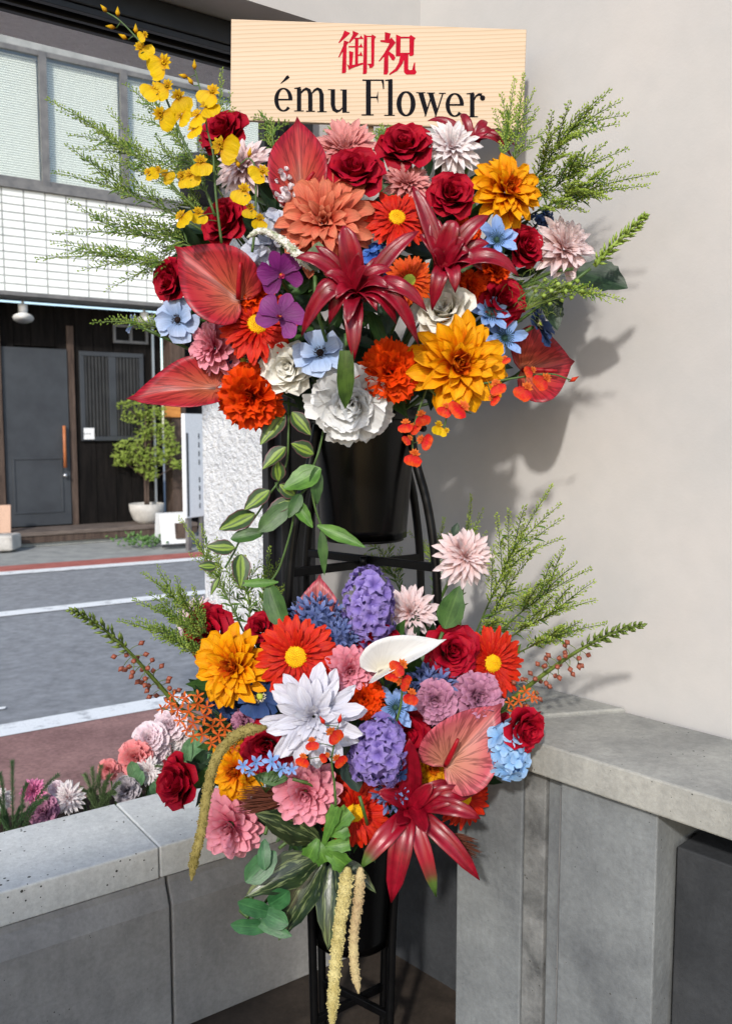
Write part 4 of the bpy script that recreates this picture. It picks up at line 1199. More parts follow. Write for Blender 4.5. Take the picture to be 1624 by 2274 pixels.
LAY = {
    'rose': None,
    'blush': [(16, 0, 1.0, .05, 0, 1), (16, 14, .92, .05, .04, 1), (14, 29, .78, .05, .07, 1), (12, 45, .62, .04, .09, 1), (10, 62, .48, .03, .1, 1), (8, 78, .4, .02, .1, 1)],
    'coral': [(15, -3, 1.0, .08, 0, 1), (15, 12, .9, .08, .05, 1), (13, 28, .72, .07, .09, 1), (11, 46, .52, .07, .1, 1.05), (9, 66, .34, .07, .1, 1.2), (8, 84, .27, .05, .1, 1.4)],
    'gold': [(15, -4, 1.0, .05, 0, .92), (15, 10, .9, .05, .05, .95), (13, 25, .75, .05, .09, .95), (11, 40, .6, .05, .11, 1)],
    'goldin': [(9, 54, .46, .05, .12, 1), (8, 68, .36, .04, .13, 1), (6, 82, .28, .02, .14, 1)],
    'whited': [(13, -4, 1.0, .05, 0, .95), (14, 12, .92, .05, .05, .95), (13, 28, .74, .05, .08, 1.0), (11, 46, .52, .04, .1, 1.05), (10, 66, .36, .03, .1, 1.1)],
    'pink': [(15, -12, .8, .16, -.1, 1), (15, 8, .76, .14, .02, 1), (13, 26, .66, .12, .12, 1), (12, 44, .54, .09, .2, 1), (9, 62, .42, .06, .24, 1), (6, 80, .34, .03, .24, 1)],
    'gerb': [(27, -2, .84, .16, 0, 1), (25, 9, .78, .16, .02, 1), (20, 22, .5, .18, .05, .85), (18, 40, .26, .18, .06, .9)],
    'orng': [(5, 84, .55, .04, .1, 1), (8, 70, .66, .08, .08, 1), (11, 52, .78, .1, .05, .9), (13, 30, .86, .12, .02, .8), (14, 8, .88, .12, -.04, .75)],
}
def build_rose(root, R, rn, white=False):
    vi = V['rosew'] if white else V['rose']; vo = V['rosew'] if white else V['roseo']
    radial(root, R, [(3, 88, .60, .04, .04, .5), (4, 84, .68, .12, .02, .7), (5, 78, .76, .2, .0, .85)], vi, rn, jit=.7)
    radial(root, R, [(5, 66, .84, .27, -.06, .95), (6, 50, .92, .28, -.14, .95), (6, 28, .96, .24, -.2, .95)], vo, rn, jit=.8)
    sepals(root, R * .9, G['stemd'])
def make(kind, root, R, rn):
    if kind == 'rose': build_rose(root, R, rn)
    elif kind == 'rosew': build_rose(root, R, rn, True)
    elif kind in ('blush', 'blushw', 'pinkd'): radial(root, R, LAY['blush'], V[kind], rn, jit=1.5)
    elif kind == 'coral': radial(root, R, LAY['coral'], V['coral'], rn, jit=1.6)
    elif kind == 'gold': radial(root, R, LAY['gold'], V['gold'], rn, jit=1.6); radial(root, R, LAY['goldin'], V['goldin'], rn, jit=1.6)
    elif kind == 'whited': radial(root, R, LAY['whited'], V['whited'], rn, jit=1.6)
    elif kind == 'pink': radial(root, R, LAY['pink'], V['pink'], rn, jit=1.3)
    elif kind in ('gerb', 'gerbo'):
        radial(root, R, LAY['gerb'], V[kind], rn, jit=1.4)
        disc(root, 'flower_centre', R * .25, R * .1, P['yell'] if kind == 'gerb' else P['lime'], 110, rn, .075, .05 * R)
    elif kind in ('orng', 'peony', 'mauve'): radial(root, R, LAY['orng'], V[kind], rn, jit=1.5)
    elif kind in ('anem', 'navy'):
        radial(root, R, [(5, 8, .98, .04, 0, 1), (4, 24, .86, .04, .04, 1)], V[kind], rn)
        disc(root, 'flower_centre', R * .15, R * .14, P['black'] if kind == 'anem' else P['lime'], 30, rn, .12, .06 * R)
        b = Builder()
        for i in range(46):
            a = i * 2.4; r_ = R * rn.uniform(.16, .3)
            b.octa((cos(a) * r_ * .6, sin(a) * r_ * .6, .05 * R), (cos(a), sin(a), 1.1), R * .2, R * .018, 3)
        o = b.build('stamens', P['black'] if kind == 'anem' else P['cream'], root); o['kind'] = 'stuff'
    elif kind == 'nige':
        radial(root, R, [(6, 8, 1.0, .04, 0, .95), (6, 24, .8, .04, .04, .95)], V['nige'], rn)
        disc(root, 'flower_centre', R * .12, R * .2, P['cone'], 20, rn, .12, .06 * R)
        b = Builder()
        for i in range(22):
            a = i * 2 * pi / 22; b.tube([(0, 0, .08 * R), (cos(a) * R * .22, sin(a) * R * .22, .3 * R), (cos(a) * R * .46, sin(a) * R * .46, .2 * R)], R * .012, 4)
        o = b.build('stamens', P['cone'], root); o['kind'] = 'stuff'
    elif kind == 'orch':
        for a in (90, -90): 
            mt = Matrix.Rotation(radians(a * .72), 4, 'Z') @ Matrix.Translation((0, .05 * R, .03 * R)) @ Matrix.Rotation(radians(6), 4, 'X') @ Matrix.Diagonal((R * .95,) * 3 + (1,))
            obj('petal', V['orch'][0], root, mt)
        for a in (0, 125, -125):
            mt = Matrix.Rotation(radians(a), 4, 'Z') @ Matrix.Translation((0, .05 * R, 0)) @ Matrix.Rotation(radians(2), 4, 'X') @ Matrix.Diagonal((R * (1.0 if a == 0 else 1.25), R * .95, R * .95, 1))
            obj('sepal', V['orchs'][0], root, mt)
        for a, s_ in ((180, .5), (140, .3), (220, .3)):
            obj('lip', V['lip'][0], root, Matrix.Rotation(radians(a), 4, 'Z') @ Matrix.Translation((0, 0, .06 * R)) @ Matrix.Rotation(radians(38), 4, 'X') @ Matrix.Diagonal((R * s_,) * 3 + (1,)))
    else: raise ValueError(kind)

CAT = {'rose': ('rose', 'rose', 'dark red roses'), 'rosew': ('rose', 'rose', None), 'blush': ('dahlia', 'dahlia', 'blush pink dahlias'), 'blushw': ('dahlia', 'dahlia', 'blush pink dahlias'),
       'pinkd': ('dahlia', 'dahlia', 'soft pink dahlias'), 'coral': ('dahlia', 'dahlia', None), 'gold': ('dahlia', 'dahlia', 'golden dahlias'), 'whited': ('dahlia', 'dahlia', None),
       'pink': ('pompon_dahlia', 'dahlia', 'pink pompon dahlias'), 'gerb': ('gerbera', 'gerbera', 'scarlet gerberas'), 'gerbo': ('gerbera', 'gerbera', None), 'orng': ('carnation', 'carnation', 'orange carnations'),
       'peony': ('peony', 'peony', None), 'mauve': ('carnation', 'carnation', 'mauve carnations'), 'anem': ('anemone', 'anemone', 'pale blue anemones'), 'navy': ('anemone', 'anemone', 'navy anemones'),
       'nige': ('nigella', 'nigella', 'blue nigella flowers'), 'orch': ('moth_orchid', 'orchid', 'purple moth orchids')}
def flower(bq, kind, u, v, r, label, dz=0.0, face=None, roll=None, sq=None, stem=True):
    """sq: (x, y) squash of the head in its own plane"""
    Y = bq.depth(u, v) + dz
    p = at(u, v, Y); R = r * 1.13 * mpp(u, v, Y)
    f = Vector(face) if face else bq.face(u, v)
    nm, cat, grp = CAT[kind]
    root = head(nm, p, f, roll if roll is not None else bq.rn.uniform(0, 6.28))
    tag(root, label, cat, grp)
    make(kind, root, R, random.Random(hash_s(label)))
    if stem: add_stem(root, bq, p, f)
    return root
# ================================================================== upper arrangement
U = lambda *a, **k: flower(BU, *a, **k)
U('rose', 503, 306, 50, 'dark red rose behind the yellow orchid spray at the left of the board', dz=.04)
U('rose', 508, 500, 52, 'dark red rose under the hanging yellow orchids, above the left anthurium', dz=.0, face=(-.5, -1, .35))
U('rose', 388, 625, 44, 'dark red rose at the far left edge of the upper arrangement', dz=.01, face=(-.8, -1, .0))
U('rose', 897, 336, 52, 'dark red rose just below the word on the board, left of the white dahlia', dz=.0, face=(-.1, -1, .55))
U('rose', 786, 398, 60, 'dark red rose in front of the soft pink dahlia', dz=-.01, face=(0, -1, .6))
U('rose', 997, 440, 50, 'dark red rose between scarlet gerbera and golden dahlia of the upper arrangement', dz=.0, face=(.1, -1, .3))
U('rose', 1158, 552, 42, 'dark red rose left of the blush dahlia at the upper right', dz=.02)
U('rose', 1108, 672, 50, 'dark red rose above the blue nigella cluster on the right', dz=.03, face=(.4, -1, .2))
U('blush', 543, 372, 62, 'blush pink dahlia half hidden by yellow orchids at upper left', dz=.02)
U('pinkd', 768, 340, 72, 'large soft pink dahlia under the board, behind two red roses', dz=.05, face=(0, -1, .5))
U('blushw', 1000, 333, 66, 'white and blush spiky dahlia overlapping the lower edge of the board', dz=-.02, face=(.15, -1, .35))
U('pinkd', 902, 412, 56, 'small soft pink dahlia peeping out above the upper scarlet gerbera', dz=.03)
U('coral', 722, 497, 102, 'big coral dahlia in the middle of the upper arrangement', dz=.0, face=(-.1, -1, .12), sq=(1, 1))
U('gerb', 880, 486, 68, 'scarlet gerbera with yellow centre beside the coral dahlia', dz=.0, face=(.1, -1, .45))
U('gold', 1118, 430, 80, 'golden orange dahlia at the upper right below the green sprays', dz=-.01, face=(.35, -1, .25))
U('blush', 1247, 556, 68, 'blush pink dahlia at the right edge of the upper arrangement', dz=-.01, face=(.35, -1, .35))
U('gerbo', 908, 623, 50, 'small orange gerbera with green centre between the two bromeliads', dz=-.01, face=(0, -1, .05))
U('gerb', 572, 722, 82, 'scarlet gerbera with yellow centre under the purple orchids', dz=.01, face=(.12, -1, .3))
U('orng', 566, 652, 44, 'small orange carnation squeezed between anthurium and purple orchid', dz=.03)
U('orng', 560, 880, 70, 'orange carnation at the lower left of the upper arrangement', dz=-.03, face=(-.25, -1, -.2))
U('orng', 865, 826, 66, 'orange carnation above the bucket, between peony and golden dahlia', dz=-.02, face=(.1, -1, .0))
U('orng', 1040, 640, 34, 'small orange carnation behind the white rose on the right', dz=.04)
U('pink', 480, 772, 64, 'pink pompon dahlia above the left pointing anthurium', dz=.02, face=(-.7, -1, .0))
U('navy', 540, 800, 44, 'navy ruffled flower below the scarlet gerbera of the upper arrangement', dz=.03, face=(0, -1, -.3))
U('rosew', 640, 815, 54, 'creamy white rose left of the pale blue anemone, over the bucket', dz=.0, face=(-.1, -1, -.05))
U('rosew', 986, 690, 58, 'white rose behind the golden dahlia on the right', dz=.02, face=(-.25, -1, .3))
U('peony', 778, 886, 92, 'big white peony hanging over the rim of the upper bucket', dz=-.03, face=(0, -1, -.35))
U('anem', 396, 711, 45, 'pale blue anemone with dark centre at the left against the street', dz=.0, face=(-.1, -1, .1))
U('anem', 710, 785, 52, 'pale blue anemone with dark centre under the middle bromeliad', dz=-.02, face=(.05, -1, .35))
U('anem', 296, 720, 20, 'tiny pale blue anemone seen from the side at the far left', dz=.0, face=(-1, -.25, .3))
U('nige', 1100, 535, 46, 'star shaped pale blue nigella below the upper golden dahlia', dz=-.03, face=(.1, -1, .2))
U('nige', 1116, 752, 50, 'blue nigella with dark stamens right of the large golden dahlia', dz=.0, face=(.3, -1, .2))
U('nige', 1084, 700, 42, 'pale blue nigella above the large golden dahlia', dz=.01, face=(.2, -1, .5))
U('gold', 1012, 812, 104, 'large golden dahlia with orange heart at the lower right of the upper arrangement', dz=-.05, face=(.1, -1, .05))
U('orch', 622, 608, 46, 'upper purple moth orchid, tilted downwards beside the heather', dz=-.04, face=(.2, -1, -.25), roll=.5)
U('orch', 622, 703, 49, 'lower purple moth orchid in front of the scarlet gerbera', dz=-.06, face=(.05, -1, .15), roll=-.25)
U('orng', 1030, 522, 36, 'small orange carnation behind the right bromeliad, under the rose', dz=.05)
U('orng', 1092, 598, 36, 'small orange carnation under the star shaped nigella', dz=.03)
U('navy', 1192, 722, 42, 'navy anemone with cream stamens seen from the side at the right', dz=-.02, face=(.9, -.5, .35))

# ================================================================== lower arrangement
L = lambda *a, **k: flower(BLW, *a, **k)
L('rose', 470, 1402, 54, 'dark red rose at the upper left of the lower arrangement', dz=.0, face=(-.35, -1, .25))
L('rose', 582, 1396, 34, 'dark red rose half hidden behind the large scarlet gerbera', dz=.03)
L('rose', 1000, 1447, 56, 'dark red rose between the white calla and the right gerbera', dz=.0, face=(.05, -1, .3))
L('rose', 1158, 1616, 46, 'dark red rose at the right edge above the concrete counter', dz=-.14, face=(.7, -1, -.05))
L('rose', 596, 1658, 54, 'dark red rose under the white dahlia, beside tiny blue blossoms', dz=-.01, face=(0, -1, .3))
L('rose', 408, 1732, 56, 'dark red rose at the left over the concrete ledge, facing away', dz=.0, face=(-.9, -1, .25))
L('rose', 840, 1430, 42, 'dark red rose mostly hidden behind the white calla', dz=.04)
L('rose', 892, 1628, 54, 'dark red rose behind the lower lavender hyacinth', dz=.05)
L('blush', 440, 1376, 50, 'blush pink dahlia behind the upper left rose of the lower arrangement', dz=.06)
L('blush', 908, 1360, 62, 'blush pink dahlia inside the stand legs beside the upper hyacinth', dz=.06, face=(.1, -1, .4))
L('blush', 1030, 1236, 64, 'blush pink dahlia standing tall to the right of the stand leg', dz=-.1, face=(.25, -1, .3))
L('gold', 523, 1480, 84, 'golden dahlia at the left of the lower arrangement', dz=-.02, face=(-.3, -1, .25))
L('gold', 530, 1708, 66, 'golden dahlia behind the curved tassel at the lower left', dz=.03, face=(-.3, -1, .2))
L('gold', 955, 1700, 46, 'golden dahlia tucked behind the big anthurium', dz=.05)
L('gerb', 657, 1457, 86, 'large scarlet gerbera with yellow centre at the top of the lower arrangement', dz=-.03, face=(-.02, -1, .12))
L('gerb', 1090, 1472, 72, 'scarlet gerbera with yellow centre at the right of the lower arrangement', dz=.0, face=(.35, -1, .2))
L('gerb', 788, 1802, 72, 'scarlet gerbera with yellow centre left of the lower bromeliad', dz=.0, face=(-.05, -1, .1))
L('gerb', 1028, 1772, 60, 'scarlet gerbera half hidden behind the lower bromeliad leaves', dz=.05, face=(.5, -1, .0))
L('gerb', 745, 1752, 42, 'small scarlet gerbera peeping out right of the pink pompon dahlia', dz=.05)
L('pink', 775, 1487, 56, 'pink pompon dahlia right of the large scarlet gerbera', dz=.0, face=(.2, -1, .1))
L('pink', 678, 1756, 74, 'pink pompon dahlia in the middle of the lower arrangement', dz=-.03, face=(.05, -1, .08))
L('pink', 514, 1828, 76, 'lowest pink pompon dahlia next to the curved tassel', dz=-.03, face=(-.15, -1, .05))
L('whited', 697, 1588, 102, 'large white dahlia in the middle of the lower arrangement', dz=-.05, face=(-.02, -1, .1))
L('orng', 808, 1552, 44, 'orange carnation right of the white dahlia', dz=.01)
L('nige', 876, 1570, 48, 'pale blue nigella with dark stamens under the white calla', dz=.01, face=(.1, -1, .3))
L('mauve', 965, 1555, 48, 'mauve carnation left of its twin, above the big anthurium', dz=-.01, face=(.1, -1, .15))
L('mauve', 1055, 1548, 54, 'mauve carnation right of its twin, below the right gerbera', dz=-.01, face=(.25, -1, .2))
L('mauve', 545, 1602, 32, 'small mauve carnation left of the white dahlia, above the tassel', dz=.02)
L('rose', 1090, 1620, 40, 'dark red rose hidden behind the tip of the big anthurium', dz=.06)
L('navy', 577, 1546, 48, 'navy anemone with pale stamens under the golden dahlia', dz=.0, face=(-.05, -1, .35))

# ---- clusters of small florets
def cluster(bq, name, cat, label, fl, u, v, ru, rv, n, fs, dz=0.0, group=None, tall=False, mcore=None):
    Y = bq.depth(u, v) + dz; p = at(u, v, Y); k = mpp(u, v, Y); f = bq.face(u, v)
    rn = random.Random(hash_s(label))
    root = empty(name, p, Quaternion((1, 0, 0, 0))); tag(root, label, cat, group)
    b = Builder()
    seg = []
    for i in range(7):
        t = -1 + 2 * i / 6
        seg.append((max(.001, ru * k * .7 * sqrt(max(0, 1 - t * t))), rv * k * .85 * t))
    b.lathe(seg, 12); b.build('core', mcore or G['stemd'], root)
    for i in range(n):
        t = 1 - 2 * (i + .5) / n; a = i * 2.39996 + rn.uniform(-.2, .2)
        q = sqrt(1 - t * t)
        d = Vector((q * cos(a), q * sin(a), t))
        if d.y > .45: continue
        jr = rn.uniform(.68, .98); pos = Vector((d.x * ru * k * jr, d.y * ru * k * jr, d.z * rv * k * min(.95, jr + .04)))
        nrm = Vector((d.x / ru, d.y / ru, d.z / rv)).normalized()
        qq = (nrm + Vector((rn.uniform(-.25, .25), rn.uniform(-.25, .25), rn.uniform(-.1, .3)))).to_track_quat('Z', 'Y')
        s_ = fs * k * rn.uniform(.82, 1.15)
        obj('floret', FL[fl], root, Matrix.Translation(pos) @ qq.to_matrix().to_4x4() @ Matrix.Rotation(rn.uniform(0, 6.28), 4, 'Z') @ Matrix.Diagonal((s_, s_, s_, 1)))
    add_stem(root, bq, p, f)
    return root
cluster(BLW, 'hyacinth', 'hyacinth', 'lavender hyacinth spike standing inside the stand legs', 'hya', 818, 1346, 50, 86, 62, 30, -.01, 'lavender hyacinths', mcore=P['hya'])
cluster(BLW, 'hyacinth', 'hyacinth', 'lavender hyacinth spike beside the big lower anthurium', 'hya', 838, 1668, 55, 74, 60, 31, -.03, 'lavender hyacinths', mcore=P['hya'])
cluster(BLW, 'scabiosa', 'scabiosa', 'fringed blue scabiosa behind the large scarlet gerbera', 'scab', 702, 1372, 54, 40, 60, 24, .02, 'fringed blue scabiosas', mcore=P['scab'])
cluster(BLW, 'scabiosa', 'scabiosa', 'smaller fringed blue scabiosa below the upper hyacinth', 'scab', 752, 1415, 36, 34, 44, 22, .02, 'fringed blue scabiosas', mcore=P['scab'])
cluster(BLW, 'scabiosa', 'scabiosa', 'fringed blue scabiosa under the rose right of the calla', 'scab', 960, 1512, 44, 30, 46, 22, .02, 'fringed blue scabiosas', mcore=P['scab'])
cluster(BLW, 'hydrangea', 'hydrangea', 'sky blue hydrangea at the right edge beside the big anthurium', 'hyd_sky', 1128, 1668, 36, 58, 26, 30, -.12, mcore=P['sky'])
cluster(BLW, 'hydrangea', 'hydrangea', 'small navy hydrangea below the lower hyacinth', 'hyd_navy', 872, 1690, 34, 46, 24, 17, -.02, mcore=P['navy'])
cluster(BLW, 'hydrangea', 'hydrangea', 'navy blue hydrangea left of the golden dahlia, over orange ixora', 'hyd_navy', 495, 1570, 42, 40, 24, 22, .02, mcore=P['navy'])
cluster(BLW, 'hydrangea', 'hydrangea', 'faded blue hydrangea beneath the lower hyacinth, beside dark leaf', 'scab', 868, 1748, 34, 44, 26, 22, .0, mcore=P['scab'])
cluster(BU, 'hydrangea', 'hydrangea', 'bright blue hydrangea tuft behind the middle bromeliad', 'hyd_blue', 830, 582, 30, 36, 20, 22, .03, mcore=P['blue'])
cluster(BU, 'hydrangea', 'hydrangea', 'small deep blue florets below the upper golden dahlia', 'hyd_navy', 1205, 487, 24, 18, 12, 13, .03, mcore=P['navy'])
cluster(BU, 'hydrangea', 'hydrangea', 'pale grey blue hydrangea left of the heather sprig', 'hyd_grey', 580, 566, 36, 28, 16, 30, .02, mcore=P['grey'])
cluster(BU, 'sweet_pea', 'sweet pea', 'white sweet pea beside the upright anthurium', 'swhite', 626, 396, 16, 18, 10, 15, -.02, 'white sweet peas', mcore=P['swhite'])
cluster(BU, 'sweet_pea', 'sweet pea', 'white sweet pea just above the coral dahlia', 'swhite', 635, 436, 18, 16, 10, 16, -.02, 'white sweet peas', mcore=P['swhite'])
cluster(BU, 'sweet_pea', 'sweet pea', 'greyish sweet pea left of the coral dahlia', 'hyd_grey', 606, 508, 28, 34, 14, 26, .01, 'white sweet peas', mcore=P['grey'])

# ---- anthurium spathes
M['spathe'] = None
def spathe_mat(name, cbase, cmid, cedge, vein=.5):
    m, nt, bs, out = newmat(name)
    uv = texco(nt, 'UV'); sp = nt.nodes.new('ShaderNodeSeparateXYZ'); nt.links.new(uv, sp.inputs[0])
    n0 = noise(nt, mapping(nt, uv, (3, 2, 1)), 1.5, 4, .6)
    ad = nt.nodes.new('ShaderNodeMath'); ad.operation = 'MULTIPLY_ADD'; nt.links.new(n0, ad.inputs[0]); ad.inputs[1].default_value = .5; nt.links.new(sp.outputs[1], ad.inputs[2])
    sb = nt.nodes.new('ShaderNodeMath'); sb.operation = 'SUBTRACT'; nt.links.new(ad.outputs[0], sb.inputs[0]); sb.inputs[1].default_value = .25
    col = ramp(nt, sb.outputs[0], [(.0, (cbase[0] * .35, cbase[1] * .3, cbase[2] * .3, 1)), (.1, cbase), (.55, cmid), (.95, cedge)])
    vn = noise(nt, mapping(nt, uv, (34, .8, 1)), 1.0, 3, .6, .3)
    col = mix(nt, 1.0, col, ramp(nt, vn, [(.43, (1, 1, 1, 1)), (.485, (1 - vein, 1 - vein * 1.1, 1 - vein * 1.1, 1)), (.515, (1 - vein, 1 - vein * 1.1, 1 - vein * 1.1, 1)), (.57, (1, 1, 1, 1))]), 'MULTIPLY')
    nt.links.new(col, bs.inputs['Base Color']); bs.inputs['Roughness'].default_value = .42; bs.inputs['Specular IOR Level'].default_value = .4
    bump(nt, bs, vn, .5, .002)
    tr = nt.nodes.new('ShaderNodeBsdfTranslucent'); nt.links.new(col, tr.inputs[0])
    ms = nt.nodes.new('ShaderNodeMixShader'); ms.inputs[0].default_value = .15
    nt.links.new(bs.outputs[0], ms.inputs[1]); nt.links.new(tr.outputs[0], ms.inputs[2]); nt.links.new(ms.outputs[0], out.inputs[0])
    return m
P['sp_red'] = spathe_mat('spathe_red', rgb(176, 92, 60), rgb(176, 62, 52), rgb(170, 26, 46))
P['sp_pink'] = spathe_mat('spathe_pink', rgb(184, 124, 98), rgb(190, 114, 102), rgb(194, 84, 98))
P['sp_white'] = spathe_mat('spathe_white', rgb(210, 204, 184), rgb(218, 216, 212), rgb(224, 224, 224), .06)
HALF = [(0, -.02), (.12, -.13), (.27, -.17), (.4, -.1), (.49, .05), (.52, .22), (.49, .4), (.4, .58), (.28, .74), (.15, .88), (.06, .96), (0, 1.06)]
def anthurium(bq, base, tip, width, label, mt, normal=(0, -1, .2), dz=0.0, dtip=0.0, cup=.25, bend=.12, spadix=None, stem=True, name='anthurium', group='anthuriums', cat='anthurium', spm=None, fold=0.0):
    Yb = bq.depth(*base) + dz
    p0 = at(base[0], base[1], Yb); p1 = at(tip[0], tip[1], Yb + dtip)
    ln = (p1 - p0).length; wd = width * mpp(base[0], base[1], Yb) / 1.04 / ln
    ay = (p1 - p0).normalized(); nz = Vector(normal); nz = (nz - ay * nz.dot(ay)).normalized(); axx = ay.cross(nz)
    out = HALF + [(-x, y) for x, y in HALF[-2:0:-1]]
    sm = []
    for i in range(len(out)):
        a, c = out[i], out[(i + 1) % len(out)]; sm += [a, ((a[0] + c[0]) / 2 * 1.01, (a[1] + c[1]) / 2)]
    rings = 6; vs = [(0, 0)]; rad = [0.0]; th = [0.5]
    for r_ in range(1, rings + 1):
        f_ = (r_ / rings) ** .9
        for (x, y) in sm: vs.append((x * f_, y * f_)); rad.append(f_); th.append(.5 + atan2(x, y + .02) / (2 * pi))
    n = len(sm); fs = [(0, 1 + (i + 1) % n, 1 + i) for i in range(n)]
    for r_ in range(rings - 1):
        for i in range(n):
            a = 1 + r_ * n + i; c = 1 + r_ * n + (i + 1) % n
            fs.append((a, c, c + n, a + n))
    rn = random.Random(hash_s(label)); ph = rn.uniform(0, 6)
    P3 = []
    for (x, y), f_ in zip(vs, rad):
        xx = x * wd * 2 / 1.0
        z = cup * (abs(xx) ** 1.7) * 1.6 - bend * y * y + .02 * sin(7 * y + ph + 4 * x) * f_ - .05 * (1 - f_) ** 2
        z += fold * abs(x)
        P3.append(axx * (x * wd * ln) + ay * (y * ln) + nz * (z * ln))
    root = empty(name, p0); tag(root, label, cat, group)
    o = obj('spathe', mesh('spathe', P3, [f[::-1] for f in fs], mt, list(zip(th, rad))), root)
    md = o.modifiers.new('thick', 'SOLIDIFY'); md.thickness = .0012
    if spadix:
        q = at(spadix[0], spadix[1], Yb - .03 + dtip * .3) - p0
        b = Builder(); st = nz * .004
        kk = mpp(base[0], base[1], Yb)
        b.tube(bez(st, q * .5 + nz * .012, q, 6), [5.5 * kk, 6 * kk, 6 * kk, 5.6 * kk, 5.2 * kk, 4.6 * kk, 3.2 * kk], 10); b.build('spadix', spm or P['spadix'], root)
    if stem: add_stem(root, bq, p0 - nz * .004, nz)
    return root
anthurium(BU, (668, 432), (656, 254), 132, 'upright pink red anthurium whose tip overlaps the board', P['sp_red'], (-.1, -1, .35), dz=.0, cup=.25, dtip=.03, spadix=(697, 382))
anthurium(BU, (530, 664), (390, 548), 168, 'red anthurium pointing to the upper left, with upright spadix', P['sp_red'], (-.3, -1, .25), dz=-.01, spadix=(534, 582), cup=.2)
anthurium(BU, (478, 858), (287, 872), 122, 'salmon red anthurium pointing left over the street', P['sp_red'], (-.1, -1, .45), dz=-.02, cup=.25, dtip=-.02)
anthurium(BU, (1158, 822), (1272, 800), 168, 'rounded pink anthurium low on the right against the wall', P['sp_red'], (-.1, -1, .1), dz=.05, spadix=(1236, 824), cup=.15)
anthurium(BLW, (988, 1698), (1108, 1572), 168, 'big salmon pink anthurium on the right of the lower arrangement', P['sp_pink'], (.1, -1, .3), dz=-.03, spadix=(1016, 1640), cup=.2)
anthurium(BLW, (706, 1398), (708, 1284), 112, 'pink anthurium standing behind the blue scabiosa inside the stand', P['sp_pink'], (0, -1, .2), dz=.08, spadix=(704, 1362), cup=.15)
anthurium(BLW, (838, 1490), (973, 1411), 78, 'white calla lily spathe with a pointed tip in the lower arrangement', P['sp_white'], (-.45, -1, .5), dz=-.03, cup=.6, bend=.25, name='calla_lily', cat='calla lily', group=None, fold=.25)

# ---- ribbons: strap leaves and foliage leaves
def ribbon(pts, wd, pr, facing, m, nx=4, fold=.3, name='leaf', org=Vector(), twist=0.0, jag=0.0):
    """pts: a path in the scene; the blade turns its face to 'facing'"""
    f = PR[pr]; vs = []; uv = []; fs = []; n = len(pts) - 1
    facing = Vector(facing).normalized()
    for j, p in enumerate(pts):
        t = j / n
        tg = (pts[min(j + 1, n)] - pts[max(j - 1, 0)]).normalized()
        side = tg.cross(facing)
        side = side.normalized() if side.length > .05 else tg.orthogonal().normalized()
        if twist: side = Quaternion(tg, twist * t) @ side
        nr = side.cross(tg).normalized()
        hw = wd * .5 * f(t)
        if jag and 0 < j < n: hw *= 1 + jag * ((j % 2) * 2 - 1)
        for i in range(nx + 1):
            s = -1 + 2 * i / nx
            vs.append(p + side * hw * s * cos(fold * .5) + nr * hw * fold * (abs(s) - .5) - org); uv.append((i / nx, t))
    for j in range(n):
        for i in range(nx):
            a = j * (nx + 1) + i; fs.append((a, a + 1, a + nx + 2, a + nx + 1))
    return mesh(name, vs, fs, m, uv)
def leafmesh(p0, p1, wd, pr, m, sag=.0, facing=(0, -1, .4), n=8, fold=.3, out=0.0, org=Vector(), twist=0.0, nx=4, jag=0.0):
    d = p1 - p0; c = (p0 + p1) / 2 + Vector((0, -out, sag))
    return ribbon(bez(p0, c, p1, n), wd, pr, facing, m, nx, fold, org=org, twist=twist, jag=jag)

m = leaf_mat('bromeliad_red', rgb(110, 5, 22), rgb(146, 12, 36), .3, .45, .12, rib=.1)
P['brom'] = m
m2, nt, bs, out = newmat('bromeliad_green_tip')
uv = texco(nt, 'UV'); sp = nt.nodes.new('ShaderNodeSeparateXYZ'); nt.links.new(uv, sp.inputs[0])
nz_ = noise(nt, mapping(nt, uv, (20, 2, 1)), 1, 3, .6)
nt.links.new(ramp(nt, sp.outputs[1], [(.0, rgb(128, 7, 28)), (.62, rgb(140, 12, 34)), (.78, rgb(100, 48, 38)), (.86, rgb(70, 92, 36)), (1, rgb(56, 84, 34))]), bs.inputs['Base Color'])
bs.inputs['Roughness'].default_value = .3; bs.inputs['Specular IOR Level'].default_value = .5; bump(nt, bs, nz_, .3, .002)
P['bromg'] = m2
P['strapg'] = leaf_mat('strap_green', rgb(44, 66, 24), rgb(70, 96, 36), .32, .5, .15, rib=.1)
def bromeliad(bq, cu, cv, leaves, label, dz=0.0):
    Y = bq.depth(cu, cv) + dz; p = at(cu, cv, Y)
    root = empty('bromeliad', p); tag(root, label, 'bromeliad', 'dark red bromeliads')
    rn = random.Random(hash_s(label))
    for lf in leaves:
        tu, tv, wpx, tip_dy, arch = lf[:5]; mt = P[lf[5]] if len(lf) > 5 else P['brom']
        b0 = p + Vector((rn.uniform(-.008, .008), rn.uniform(-.004, .012), rn.uniform(-.008, .008)))
        e = at(tu, tv, Y + tip_dy)
        d = e - b0
        c = b0 + d * .5 + Vector((0, -arch, arch * .9))
        o = obj('leaf', ribbon(bez(b0, c, e, 10), wpx * .86 * mpp(cu, cv, Y), 'strap', (d.x * .2, -1, .55), mt, 4, .5, org=p), root)
        md = o.modifiers.new('thick', 'SOLIDIFY'); md.thickness = .0009
    add_stem(root, bq, p, (0, -1, .3), r=.008)
    return root
